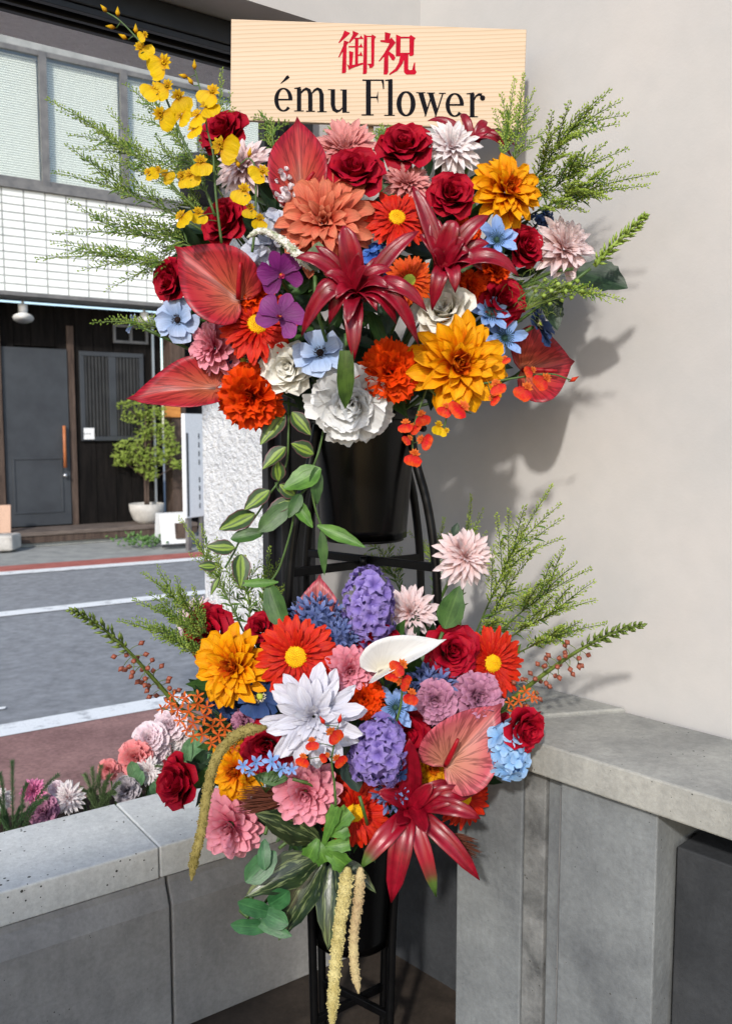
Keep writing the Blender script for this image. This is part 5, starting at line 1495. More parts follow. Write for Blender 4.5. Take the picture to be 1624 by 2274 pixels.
bromeliad(BU, 788, 660, [
    (762, 500, 62, -.02, .03), (655, 572, 46, -.01, .04), (930, 512, 46, -.01, .03), (948, 692, 50, -.03, .06), (930, 768, 48, -.01, .09), (785, 802, 50, -.04, .05),
    (668, 748, 56, .0, .08), (700, 545, 40, .0, .02), (845, 570, 34, .0, .02), (700, 640, 44, -.02, .03), (862, 640, 40, -.05, .03), (812, 590, 34, -.05, .01), (745, 665, 36, -.05, .03), (836, 690, 34, -.05, .03), (720, 610, 40, -.03, .03), (870, 600, 40, -.02, .03), (770, 720, 40, -.06, .03), (880, 720, 44, -.03, .06), (730, 720, 44, -.02, .05), (796, 560, 40, -.04, .0)],
    'large dark red bromeliad in the middle of the upper arrangement', dz=-.06)
bromeliad(BU, 985, 600, [
    (915, 412, 46, .0, .02), (1010, 490, 52, -.02, .03), (1085, 478, 46, -.01, .03), (1152, 615, 50, -.02, .06), (958, 690, 44, -.02, .05), (930, 520, 40, .0, .02), (1040, 560, 44, -.03, .03), (960, 480, 44, .0, .02), (1070, 600, 48, -.02, .04), (1030, 530, 40, -.03, .02), (960, 560, 40, -.03, .02), (1010, 650, 40, -.04, .04), (1085, 540, 40, -.01, .03)],
    'dark red bromeliad right of the centre, below the upper rose', dz=-.02)
bromeliad(BU, 1046, 322, [
    (1142, 322, 32, .0, .03), (1022, 252, 26, .02, .02), (948, 268, 26, .01, .03), (1078, 268, 28, .02, .02), (1136, 350, 22, .0, .04), (1096, 300, 28, .0, .03)],
    'small dark red bromeliad behind the white dahlia at the board', dz=.03)
bromeliad(BLW, 912, 1800, [
    (908, 1640, 62, -.07, .0), (826, 1712, 44, -.02, .03, 'bromg'), (838, 1760, 46, -.04, .03), (1052, 1764, 52, -.0, .07), (1066, 1818, 46, -.05, .05), (1064, 1954, 50, -.05, .05), (968, 1992, 44, -.04, .04, 'bromg'),
    (868, 2004, 62, -.04, .05), (800, 1928, 50, -.05, .04, 'bromg'), (1000, 1738, 40, .0, .05), (960, 1740, 40, -.03, .02), (880, 1830, 40, -.06, .01), (945, 1850, 40, -.07, .01)],
    'dark red bromeliad with green leaf tips at the bottom of the lower arrangement', dz=-.04)
def single_leaf(name, label, cat, p0, p1, wpx, pr, mt, bq=None, sag=0.0, out=0.0, facing=(0, -1, .4), group=None, fold=.3, jag=0.0, n=8, tw=0.0):
    a, c = at(*p0), at(*p1)
    root = empty(name, a); tag(root, label, cat, group)
    o = obj('blade', leafmesh(a, c, wpx * mpp(*p0), pr, mt, sag, facing, n, fold, out, org=a, twist=tw, jag=jag), root)
    if bq: add_stem(root, bq, a, (a - c).normalized() * -1)
    return root
# ================================================================== foliage
F = {}
F['dark'] = leaf_mat('leaf_dark', rgb(24, 44, 26), rgb(38, 62, 36), .45, .4, .15)
F['mid'] = leaf_mat('leaf_mid', rgb(48, 80, 36), rgb(70, 104, 50), .42, .4, .2)
F['bright'] = leaf_mat('leaf_bright', rgb(70, 112, 40), rgb(98, 142, 58), .4, .4, .25)
F['sage'] = leaf_mat('leaf_sage', rgb(96, 112, 84), rgb(122, 136, 104), .7, .2, .2)
F['vari'] = leaf_mat('leaf_variegated', rgb(46, 66, 40), rgb(64, 86, 50), .42, .4, .2, stripe=rgb(132, 158, 62), rim=rgb(104, 66, 72), rib=.25)
F['cala'] = leaf_mat('leaf_calathea', rgb(26, 40, 24), rgb(44, 60, 32), .28, .55, .1, rib=.2)
F['euca'] = leaf_mat('leaf_eucalyptus', rgb(40, 86, 48), rgb(62, 112, 66), .4, .4, .2)
F['bush'] = leaf_mat('leaf_bluegreen', rgb(20, 40, 34), rgb(32, 56, 46), .45, .4, .1)
# calathea gets blotchy pale patches of its own
def blotch(m, col):
    nt = m.node_tree; bs = nt.nodes['Principled BSDF']
    src = bs.inputs['Base Color'].links[0].from_socket
    uv = texco(nt, 'UV'); n = noise(nt, mapping(nt, uv, (5, 1.6, 1)), 1.6, 3, .6, .6)
    nt.links.new(mix(nt, ramp(nt, n, [(.52, (0, 0, 0, 1)), (.6, (.8, .8, .8, 1))]), src, col), bs.inputs['Base Color'])
blotch(F['cala'], rgb(116, 128, 84))
F['gold'] = leaf_mat('goldenrod_bud', rgb(142, 168, 58), rgb(184, 202, 92), .6, .3, .4, rib=0)
F['goldl'] = leaf_mat('goldenrod_bud_left', rgb(114, 144, 54), rgb(166, 186, 86), .6, .3, .4, rib=0)
F['goldleaf'] = leaf_mat('goldenrod_leaf', rgb(70, 102, 38), rgb(100, 132, 56), .55, .3, .25, rib=.1)
F['gstem'] = plain('goldenrod_stem', rgb(84, 104, 46), .6)

def goldenrod(label, base, main, plumes, bq, d0, d1, mat='gold', seedx=0, dens=1.0, leafy=1.0, blen=.0058):
    rn = random.Random(hash_s(label) + seedx)
    p0 = at(base[0], base[1], d0)
    root = empty('goldenrod_spray', p0); tag(root, label, 'foliage', 'green goldenrod sprays')
    st = Builder(); bd = Builder(); lv = Builder()
    def path(a, c, up=.0, n=12):
        d = c - a; ln = d.length
        mid = (a + c) / 2 + Vector((0, rn.uniform(-.01, .01), ln * up))
        return bez(a, mid, c, n)
    def buds(pts, frac0, r0):
        # short side twigs with buds
        n = len(pts) - 1
        L = sum((pts[i + 1] - pts[i]).length for i in range(n))
        k = max(8, int(L / .0045 * dens))
        sd = 1
        for i in range(k):
            t = frac0 + (1 - frac0) * (i + rn.random()) / k
            x = t * n; j = min(int(x), n - 1); q = pts[j].lerp(pts[j + 1], x - j)
            tg = (pts[j + 1] - pts[j]).normalized()
            sd = -sd
            s = tg.cross(Vector((0, -1, .2))).normalized() * sd
            tw = (tg * rn.uniform(.6, 1.0) + s * rn.uniform(.3, 1.0) + Vector((0, rn.uniform(-.5, .5), rn.uniform(.0, .45)))).normalized()
            tl = r0 * (1.05 - t) * rn.uniform(.5, 1.2) + .002
            e = q + tw * tl
            if tl > .006: st.tube([q, e], .0005, 3, cap=False)
            m_ = max(1, int(tl / .0042))
            for z in range(m_):
                c = q.lerp(e, (z + .6) / m_)
                bd.octa(c, tw + Vector((rn.uniform(-.6, .6), rn.uniform(-.6, .6), rn.uniform(-.2, .6))), blen * rn.uniform(.7, 1.3), .0017 * rn.uniform(.8, 1.3), 4)
    def leaves(pts, t0, t1, k):
        n = len(pts) - 1
        for i in range(k):
            t = t0 + (t1 - t0) * (i + rn.random()) / k
            x = t * n; j = min(int(x), n - 1); q = pts[j].lerp(pts[j + 1], x - j); tg = (pts[j + 1] - pts[j]).normalized()
            s = Quaternion(tg, rn.uniform(0, 6.28)) @ tg.orthogonal().normalized()
            ln = rn.uniform(.014, .03)
            d = (tg * .8 + s * .7).normalized()
            me = ribbon(bez(q, q + d * ln * .5 + Vector((0, 0, .003)), q + d * ln + Vector((0, 0, -.004)), 4), ln * .17, 'lance', (rn.uniform(-.5, .5), -1, .5), None, 2, .3)
            lv.add([v.co for v in me.vertices], [tuple(p.vertices) for p in me.polygons], [(.25, .5)] * len(me.vertices))
            bpy.data.meshes.remove(me)
    e = at(main[0], main[1], d1)
    mp = path(p0, e, .1, 14)
    st.tube(mp, [.0022 - .0017 * i / 14 for i in range(15)], 5)
    buds(mp, .4, .022); leaves(mp, .05, .6, int(14 * leafy))
    extra = [(a_ + rn.uniform(-30, 30), c_ + rn.uniform(-26, 30)) for a_, c_ in [q[:2] for q in plumes] if rn.random() < (.75 if mat == 'goldl' else .4)]
    extra = [(a_ + (base[0] - a_) * .22, c_ + (base[1] - c_) * .22) for a_, c_ in extra]
    for i, pl in enumerate(list(plumes) + extra):
        tu, tv = pl[:2]
        q = at(tu, tv, d1 + rn.uniform(-.03, .03))
        # leave the main stem at the nearest earlier place
        tpr = (q - p0).dot(e - p0) / (e - p0).length_squared
        a = mp[int(14 * min(.8, max(.1, tpr - .34)))]
        pp = path(a, q, rn.uniform(.04, .14), 10)
        st.tube(pp, [.0013 - .0009 * k / 10 for k in range(11)], 4)
        buds(pp, .12, .02); leaves(pp, .02, .5, int(3 * leafy))
    def fin(bl, nm, mt):
        o = bl.build(nm, mt, root, smooth=False, org=p0); o['kind'] = 'stuff'
    if st.v: st.build('stem', F['gstem'], root, org=p0)
    fin(bd, 'buds', F[mat])
    if lv.v: fin(lv, 'leaves', F['goldleaf'])
    # tie into the bucket
    b = Builder(); b.tube(bez(p0, (p0 + bq.neck) / 2 + Vector((0, .05, 0)), bq.neck + Vector((rn.uniform(-.05, .05), rn.uniform(-.03, .05), 0)), 5), .002, 5); b.build('lower_stem', F['gstem'], root, org=p0)
g = goldenrod
g('goldenrod spray reaching furthest to the upper left over the blinds', (452, 480), (104, 220), [(132, 245), (165, 262), (150, 300), (205, 290), (240, 240), (160, 330), (210, 350)], BU, 1.72, 1.72, 'goldl')
g('goldenrod spray at the left, second from top, before the window sill', (455, 515), (118, 382), [(145, 320), (175, 345), (200, 400), (235, 360), (270, 400)], BU, 1.74, 1.72, 'goldl')
g('goldenrod spray at the left before the top rows of tiles', (450, 555), (122, 518), [(150, 445), (185, 470), (225, 462), (240, 505), (285, 470)], BU, 1.73, 1.70, 'goldl')
g('lowest long goldenrod spray at the left before the tile rows', (440, 600), (80, 576), [(112, 540), (140, 560), (185, 545), (175, 602), (235, 645), (250, 590), (300, 610)], BU, 1.72, 1.68, 'goldl')
g('upright goldenrod spray beside the long yellow orchid stem', (470, 450), (322, 192), [(275, 186), (290, 260), (345, 250), (305, 330), (380, 300), (330, 380), (370, 360)], BU, 1.76, 1.78, 'goldl')
g('upright goldenrod spray at the left edge of the board', (484, 420), (492, 154), [(470, 196), (512, 208), (520, 238), (455, 228), (515, 262), (440, 290)], BU, 1.80, 1.84, 'goldl')
g('single goldenrod twig low at the left pointing at the small window', (430, 745), (206, 716), [(245, 705), (300, 730), (330, 705)], BU, 1.72, 1.72, 'goldl', leafy=.5)
g('short goldenrod tuft peeping out under the left half of the board', (610, 350), (600, 262), [(560, 258), (575, 280), (640, 270), (590, 300)], BU, 1.82, 1.85, 'goldl')
g('short goldenrod tuft under the middle of the board behind the pink dahlia', (780, 350), (765, 278), [(735, 284), (800, 282), (745, 300), (720, 290)], BU, 1.82, 1.86, 'goldl')
g('short goldenrod tuft under the board between stake and red rose', (850, 350), (845, 276), [(830, 290), (870, 284), (860, 300)], BU, 1.82, 1.86, 'goldl')
g('tall goldenrod spray at upper right leaning towards the wall', (1130, 475), (1352, 200), [(1382, 222), (1392, 255), (1330, 215), (1300, 235), (1265, 225), (1225, 248), (1375, 275), (1285, 300), (1320, 290)], BU, 1.82, 1.62)
g('goldenrod spray at right just below the tall one', (1140, 482), (1392, 330), [(1345, 318), (1300, 325), (1270, 350), (1330, 345)], BU, 1.82, 1.62)
g('goldenrod spray at right reaching furthest towards the wall', (1150, 492), (1458, 386), [(1402, 362), (1360, 360), (1335, 385), (1300, 380)], BU, 1.82, 1.60)
g('goldenrod spray at right under the furthest reaching one', (1150, 500), (1438, 412), [(1390, 418), (1345, 440), (1300, 425), (1270, 450)], BU, 1.82, 1.60)
g('upright goldenrod twig crossing the right part of the board', (1108, 430), (1142, 174), [(1112, 208), (1120, 250), (1158, 230), (1130, 270)], BU, 1.72, 1.76)
g('upright goldenrod twig along the right edge of the board', (1130, 450), (1162, 164), [(1185, 200), (1195, 240), (1178, 265), (1215, 285)], BU, 1.71, 1.72)
g('short goldenrod twig below the dark serrated leaf at the right', (1180, 640), (1382, 668), [(1300, 660), (1330, 650), (1350, 672), (1280, 640)], BU, 1.66, 1.60)
g('tall goldenrod spray right of the stand, the highest of the lower arrangement', (1042, 1440), (1224, 1078), [(1245, 1118), (1250, 1150), (1252, 1195), (1165, 1122), (1128, 1130), (1100, 1140), (1200, 1210), (1160, 1190)], BLW, 1.84, 1.66)
g('goldenrod spray of the lower arrangement arching right before the wall', (1060, 1450), (1312, 1262), [(1250, 1215), (1225, 1245), (1280, 1250), (1200, 1290), (1240, 1270)], BLW, 1.82, 1.60)
g('goldenrod spray of the lower arrangement, third from top on the right', (1070, 1460), (1322, 1332), [(1318, 1290), (1270, 1300), (1230, 1320), (1270, 1345), (1210, 1350)], BLW, 1.80, 1.58)
g('lowest goldenrod spray on the right, behind the budding spike', (1090, 1485), (1345, 1385), [(1290, 1380), (1250, 1390), (1290, 1410), (1220, 1420)], BLW, 1.78, 1.57)
g('slim upright goldenrod above the tall blush dahlia', (1020, 1400), (1046, 1100), [(1040, 1140), (1072, 1130), (1060, 1170), (1080, 1180)], BLW, 1.93, 1.95)
g('goldenrod behind the cross brace of the stand', (900, 1340), (830, 1198), [(785, 1195), (870, 1185), (810, 1230), (890, 1215), (770, 1240)], BLW, 2.06, 2.08)
g('goldenrod behind the right legs of the stand', (960, 1320), (985, 1150), [(970, 1190), (1000, 1180), (940, 1200), (905, 1180)], BLW, 2.02, 2.03)
g('feathery goldenrod at the left of the lower arrangement above the lane line', (480, 1440), (296, 1332), [(330, 1318), (360, 1330), (345, 1350), (390, 1340), (410, 1370)], BLW, 1.70, 1.66, 'goldl', dens=1.3)
g('feathery goldenrod at the left, the higher of the pair above the asphalt', (482, 1430), (318, 1272), [(350, 1258), (345, 1290), (390, 1280), (400, 1310), (430, 1330)], BLW, 1.72, 1.68, 'goldl', dens=1.3)
g('feathery goldenrod at the left just above the long budding spike', (470, 1462), (262, 1378), [(300, 1372), (330, 1392), (340, 1415), (380, 1400), (400, 1440)], BLW, 1.70, 1.66, 'goldl', dens=1.3)
g('dark goldenrod twigs before the roughcast pier, left one', (540, 1400), (398, 1150), [(428, 1190), (446, 1165), (455, 1210), (480, 1195), (420, 1230)], BLW, 1.82, 1.84, 'goldl')
g('dark goldenrod twigs before the roughcast pier, middle one', (556, 1400), (545, 1235), [(520, 1225), (500, 1265), (580, 1245), (530, 1300), (490, 1310)], BLW, 1.82, 1.86, 'goldl')
g('dark goldenrod twigs before the roughcast pier, right one next to the jamb', (580, 1400), (600, 1215), [(585, 1255), (625, 1240), (610, 1290), (560, 1310), (640, 1290)], BLW, 1.84, 1.88, 'goldl')

g('bushy goldenrod behind the yellow orchids at the left', (472, 520), (345, 300), [(300, 350), (380, 420), (330, 440), (400, 350), (310, 480), (360, 500), (415, 440)], BU, 1.80, 1.80, 'goldl', dens=1.2)
g('bushy goldenrod between the left anthurium and the tiles', (462, 565), (285, 482), [(330, 520), (350, 560), (300, 560), (390, 500), (380, 550), (320, 600)], BU, 1.80, 1.78, 'goldl', dens=1.2)
g('bushy goldenrod right of the upper golden dahlia', (1142, 482), (1255, 330), [(1200, 335), (1280, 385), (1220, 400), (1290, 435), (1190, 420)], BU, 1.80, 1.70, dens=1.1)
g('bushy goldenrod above the right gerbera of the lower arrangement', (1050, 1440), (1180, 1232), [(1130, 1250), (1200, 1300), (1150, 1330), (1230, 1340), (1120, 1380), (1180, 1400)], BLW, 1.84, 1.74, dens=1.1)

# ---- yellow and red orchid sprays
def orchid_spray(label, path, flo, buds, bq, d, fl='onc', mt=None, group='yellow orchid sprays', bm=None):
    rn = random.Random(hash_s(label))
    pts = [at(u, v, d) for u, v in path]; org = pts[-1]
    root = empty('orchid_spray', org); tag(root, label, 'orchid', group)
    sp = smooth_path(pts, 5)
    b = Builder(); b.tube(sp, [.0011 + .0016 * i / (len(sp) - 1) for i in range(len(sp))], 6); 
    for (u, v, r) in flo:
        q = at(u, v, d - .012); nr = min(sp, key=lambda s: (s - q).length - .0 * s.z)
        if (nr - q).length > .004: b.tube(bez(nr, (nr + q) / 2 + Vector((0, 0, .006)), q, 4), .0008, 4)
    for (u, v, a) in buds:
        q = at(u, v, d); nr = min(sp, key=lambda s: (s - q).length); b.tube([nr, q], .0009, 4)
    b.build('stem', mt or G['stem'], root, org=org)
    for (u, v, r) in flo:
        Y = d - .012 + rn.uniform(-.006, .006); q = at(u, v, Y); s_ = r * 1.12 * mpp(u, v, Y)
        f_ = Vector((rn.uniform(-.5, .5), -1, rn.uniform(-.2, .4)))
        qq = f_.to_track_quat('Z', 'Y') @ Quaternion((0, 0, 1), rn.uniform(-1.2, 1.2))
        obj('floret', FL[fl], root, Matrix.Translation(q - org + Vector((0, 0, s_ * .35))) @ qq.to_matrix().to_4x4() @ Matrix.Diagonal((s_, s_, s_, 1)))
    for (u, v, a) in buds:
        q = at(u, v, d) - org; k = mpp(u, v, d)
        b = Builder(); b.octa(q, (sin(radians(a)), 0, cos(radians(a))), 26 * k, 5.5 * k, 7, .4); b.build('bud', bm or P['onci'], root)
orchid_spray('long yellow orchid spray climbing to the black beam at the upper left', [(235, 26), (269, 48), (316, 99), (337, 136), (357, 187), (374, 231), (402, 300), (440, 380), (478, 480)],
    [(313, 118, 26), (322, 84, 15), (365, 155, 36), (347, 210, 30), (372, 205, 30), (397, 228, 30), (357, 268, 32), (402, 270, 26), (330, 390, 18), (368, 395, 20), (405, 400, 24)],
    [(262, 40, 0), (259, 62, -80), (302, 78, 0), (285, 88, -60), (240, 30, -40)], BU, 1.62)
orchid_spray('second yellow orchid spray along the left edge of the board', [(432, 150), (442, 190), (456, 238), (459, 282), (473, 340), (476, 391), (482, 460), (492, 540)],
    [(472, 218, 32), (460, 248, 28), (438, 268, 28), (430, 296, 24), (492, 340, 38), (446, 372, 29), (422, 400, 26), (404, 492, 28), (440, 482, 24), (352, 385, 18)],
    [(432, 158, 0), (420, 172, -75), (430, 190, -35)], BU, 1.60)
orchid_spray('short yellow orchid spray in front of the blush dahlia at left', [(532, 365), (552, 352), (566, 372), (568, 430), (566, 500), (560, 560)],
    [(582, 392, 27), (542, 434, 29), (576, 495, 22), (556, 470, 20)], [(532, 375, -20), (552, 352, 10)], BU, 1.59)
orchid_spray('red orchid spray low on the right in front of the round anthurium', [(1270, 845), (1220, 830), (1150, 838), (1080, 850), (1010, 860)],
    [(1168, 872, 26), (1210, 850, 24), (1180, 828, 16), (1100, 862, 22), (1092, 890, 16), (1120, 800, 12)], [(1262, 848, 60)], BU, 1.60, 'oncr', None, 'red orchid sprays', P['oncr'])
orchid_spray('red and yellow orchid spray hanging under the large golden dahlia', [(1045, 918), (1010, 905), (980, 890), (950, 860)],
    [(1026, 915, 28), (990, 912, 20)], [], BU, 1.60, 'oncr', None, 'red orchid sprays', P['oncr'])
orchid_spray('yellow orchid blossom hanging alone under the large golden dahlia', [(982, 960), (990, 925), (985, 890)], [(972, 952, 20), (990, 962, 14)], [], BU, 1.60)
orchid_spray('red orchid spray hanging beside the right stand leg', [(918, 1020), (915, 985), (920, 940), (940, 880), (950, 850)],
    [(934, 930, 22), (900, 948, 20), (915, 955, 18), (936, 985, 22), (908, 978, 14), (920, 1018, 24)], [], BU, 1.64, 'oncr', None, 'red orchid sprays', P['oncr'])
orchid_spray('red orchid spray in front of the large white dahlia', [(750, 1612), (742, 1650), (736, 1690), (742, 1740), (745, 1790)],
    [(736, 1634, 24), (692, 1652, 18), (674, 1688, 20), (748, 1690, 20), (724, 1682, 15)], [(752, 1608, 10), (722, 1610, -30)], BLW, 1.50, 'oncr', None, 'red orchid sprays', P['oncr'])
orchid_spray('orange orchid spray below the white calla', [(900, 1470), (893, 1510), (890, 1560), (880, 1600)], [(892, 1484, 24), (888, 1520, 22), (912, 1548, 22), (872, 1500, 18)], [], BLW, 1.55, 'oncr', None, 'red orchid sprays', P['oncr'])

# ---- tiny blue blossoms
def sprig(name, label, cat, fl, spots, bq, d, group=None, base=None):
    rn = random.Random(hash_s(label)); org = at(*base, d + .05)
    root = empty(name, org); tag(root, label, cat, group)
    b = Builder()
    for (u, v, r) in spots:
        q = at(u, v, d); b.tube(bez(org, (org + q) / 2 + Vector((0, 0, .01)), q, 4), .0009, 4)
    b.build('stem', G['stem'], root, org=org)
    for (u, v, r) in spots:
        q = at(u, v, d + rn.uniform(-.004, .004)) - org; s_ = r * mpp(u, v, d)
        qq = Vector((rn.uniform(-.6, .6), -1, rn.uniform(-.3, .7))).to_track_quat('Z', 'Y') @ Quaternion((0, 0, 1), rn.uniform(0, 6))
        obj('floret', FL[fl], root, Matrix.Translation(q) @ qq.to_matrix().to_4x4() @ Matrix.Diagonal((s_, s_, s_, 1)))
    return root
sprig('forget_me_not', 'tiny sky blue star blossoms in front of the rose under the white dahlia', 'blossoms', 'tweed', [(604, 1690, 26), (568, 1692, 20), (540, 1700, 18), (625, 1706, 20), (648, 1708, 16), (555, 1712, 15)], BLW, 1.53, base=(590, 1760))
sprig('ixora', 'orange ixora star blossoms at the left edge of the lower arrangement', 'ixora', 'ixo',
      [(378, 1562, 20), (395, 1575, 20), (412, 1550, 18), (420, 1580, 22), (440, 1562, 20), (455, 1590, 22), (430, 1605, 20), (470, 1612, 22), (400, 1600, 16), (450, 1630, 20), (485, 1632, 20), (505, 1645, 20), (470, 1650, 18), (430, 1635, 16), (500, 1618, 18), (415, 1620, 15), (385, 1545, 16), (360, 1572, 14), (460, 1570, 18), (490, 1600, 18), (440, 1545, 16), (520, 1660, 14)], BLW, 1.62, 'orange ixora sprigs', base=(540, 1640))
sprig('ixora', 'orange ixora blossoms above the right rose, at the foot of the budding spike', 'ixora', 'ixo',
      [(1165, 1535, 16), (1150, 1555, 18), (1178, 1545, 15), (1140, 1580, 17), (1160, 1572, 14), (1130, 1560, 14), (1185, 1552, 12)], BLW, 1.60, 'orange ixora sprigs', base=(1100, 1590))

# ---- budding spikes
SPM = {'g': leaf_mat('spike_green', rgb(92, 112, 46), rgb(128, 146, 70), .55, .3, .2, rib=0), 'r': plain('spike_red_bud', rgb(140, 74, 54), .5), 'l': leaf_mat('spike_lime', rgb(134, 160, 62), rgb(168, 190, 96), .5, .3, .25, rib=0)}
def spike(label, path, d0, d1, bq, red, n=70, bl=26, mg='g'):
    rn = random.Random(hash_s(label)); k = mpp(*path[0], d0)
    pts = [at(u, v, d0 + (d1 - d0) * i / (len(path) - 1)) for i, (u, v) in enumerate(path)]
    root = empty('bud_spike', pts[-1]); tag(root, label, 'foliage', 'budding flower spikes'); org = pts[-1]
    sp = smooth_path(pts, 8); m_ = len(sp) - 1
    b = Builder(); b.tube(sp, [.0014 + .0036 * i / m_ for i in range(m_ + 1)], 6)
    bg_ = Builder(); reds = []
    for i in range(n):
        t = (i + .3) / n; x = t * m_; j = min(int(x), m_ - 1); q = sp[j].lerp(sp[j + 1], x - j)
        tg = (sp[j] - sp[j + 1]).normalized(); a = i * 2.4
        s = Quaternion(tg, a) @ tg.orthogonal().normalized()
        if t < red:
            dirn = (tg * (1.1 - .5 * t) + s * .8).normalized()
            bg_.octa(q + s * .001, dirn, bl * k * (.5 + .7 * min(1, t * 3)), bl * k * .16, 5, .5)
        elif i % 5 != 0:
            e = q + (s * rn.uniform(16, 30) + tg * rn.uniform(0, 10)) * k + Vector((0, 0, -rn.uniform(2, 10) * k))
            b.tube(bez(q, (q + e) / 2 + tg * .005, e, 4), .0008, 4)
            reds.append((e, (e - q).normalized()))
    b.build('stem', SPM[mg], root, org=org)
    o = bg_.build('green_buds', SPM[mg], root, org=org); o['kind'] = 'stuff'
    for e, dr in reds:
        b = Builder(); b.octa(e - org, dr, 20 * k, 7 * k, 7, .5); b.build('bud', SPM['r'], root)
    add_stem(root, bq, org, (org - bq.neck).normalized() * 1, r=.003)
spike('long budding spike with red berries pointing left over the asphalt', [(158, 1354), (215, 1385), (280, 1440), (335, 1500), (395, 1568)], 1.58, 1.74, BLW, .52, 90)
spike('long budding spike with red berries pointing right over the counter', [(1426, 1386), (1360, 1405), (1290, 1440), (1215, 1490), (1130, 1556)], 1.52, 1.72, BLW, .50, 90)
spike('lime green budding spike beside the blush dahlia at upper right', [(1432, 478), (1400, 510), (1360, 545), (1318, 590)], 1.56, 1.62, BU, 1.1, 60, 22, 'l')

# ---- hanging tassels
def tassel(label, path, r0, r1, d, mcol, bq=None, n=900):
    rn = random.Random(hash_s(label)); dd_ = d if hasattr(d, '__len__') else [d] * len(path)
    pts = [at(u, v, y) for (u, v), y in zip(path, dd_)]; k = mpp(*path[0], dd_[0]); org = pts[0]
    root = empty('amaranth_tassel', org); tag(root, label, 'amaranth', 'hanging amaranth tassels')
    sp = smooth_path(pts, 10); m_ = len(sp) - 1
    def rad(t): return k * (r0 + (r1 - r0) * t) * (.35 + .65 * min(1, t * 12)) * (1 - .75 * max(0, (t - .88) / .12))
    b = Builder(); b.tube(sp, [rad(i / m_) * .82 for i in range(m_ + 1)], 9); b.build('core', mcol, root, org=org)
    b = Builder()
    for i in range(n):
        t = (i + rn.random()) / n; x = t * m_; j = min(int(x), m_ - 1); q = sp[j].lerp(sp[j + 1], x - j)
        tg = (sp[j + 1] - sp[j]).normalized(); s = Quaternion(tg, i * 2.4 + rn.uniform(-.5, .5)) @ tg.orthogonal().normalized()
        R = rad(t) * rn.uniform(.7, .98) * (1 + .16 * sin(t * 95))
        b.octa(q + s * R * .75, (s + tg * rn.uniform(-.2, .7) + Vector((rn.uniform(-.4, .4), 0, 0))).normalized(), rad(t) * rn.uniform(.25, .5), rad(t) * .15, 4, .6)
    o = b.build('florets', mcol, root, smooth=False, org=org); o['kind'] = 'stuff'
TS = {'o': surf('tassel_olive', rgb(118, 106, 56), rgb(150, 136, 82), 60, .85, .15, 300, .2), 'y': surf('tassel_cream', rgb(166, 152, 96), rgb(198, 186, 132), 40, .85, .15, 300, .2), 'p': surf('tassel_pinkish', rgb(160, 134, 104), rgb(196, 182, 136), 8, .85, .15, 300, .2)}
tassel('olive tassel curving from the white dahlia down over the ledge', [(592, 1614), (530, 1628), (482, 1680), (460, 1760), (446, 1850), (432, 1905), (425, 1955)], 14, 11, [1.53, 1.51, 1.50, 1.50, 1.50, 1.50, 1.50], TS['o'], n=1500)
tassel('longer cream tassel hanging down before the lower bucket', [(772, 1925), (764, 1990), (752, 2070), (742, 2170), (736, 2290)], 16, 14, 1.555, TS['y'], n=1900)
tassel('shorter cream tassel hanging right of the longer one', [(800, 1925), (796, 1990), (786, 2070), (786, 2140), (796, 2205)], 13, 10, 1.565, TS['p'], n=1400)
tassel('white heather sprig arching over the purple orchids', [(548, 528), (580, 512), (620, 530), (655, 560), (692, 600)], 6, 14, 1.55, surf('heather_white', rgb(150, 156, 126), rgb(220, 216, 208), 90, .8, .2, 300, .2, lo=.42, hi=.55), n=700)
bpy.data.objects['amaranth_tassel.003'].name = 'heather_sprig'; bpy.data.objects['heather_sprig']['category'] = 'heather'; del bpy.data.objects['heather_sprig']['group']
# brown seed head
def seedhead(label, u, v, d, ru, rv, bq, ang):
    rn = random.Random(hash_s(label)); p = at(u, v, d); k = mpp(u, v, d)
    root = empty('seed_head', p); tag(root, label, 'seed head', 'brown seed heads'); b = Builder()
    ax = Vector((cos(radians(ang)), -.3, sin(radians(ang)))).normalized()
    for i in range(150):
        s = Vector((rn.gauss(0, 1), rn.gauss(0, 1), rn.gauss(0, 1))).normalized()
        st = p - ax * ru * k * .6 + s * rv * k * .35
        e = p + ax * ru * k * rn.uniform(.3, 1) + s * rv * k * .9
        b.tube(bez(st, (st + e) / 2 + s * .004, e, 4), [.0012, .0013, .0011, .0008, .0003], 4)
    o = b.build('bristles', plain('seed_brown', rgb(92, 50, 36), .8, .2), root, org=p); o['kind'] = 'stuff'
    add_stem(root, bq, p, (0, -1, 0))
seedhead('brown bristly seed head between the two lower pink dahlias', 592, 1775, 1.60, 46, 34, BLW, 175)
seedhead('brown bristly seed head at the far right of the lower bromeliad', 1010, 1870, 1.66, 40, 26, BLW, -15)

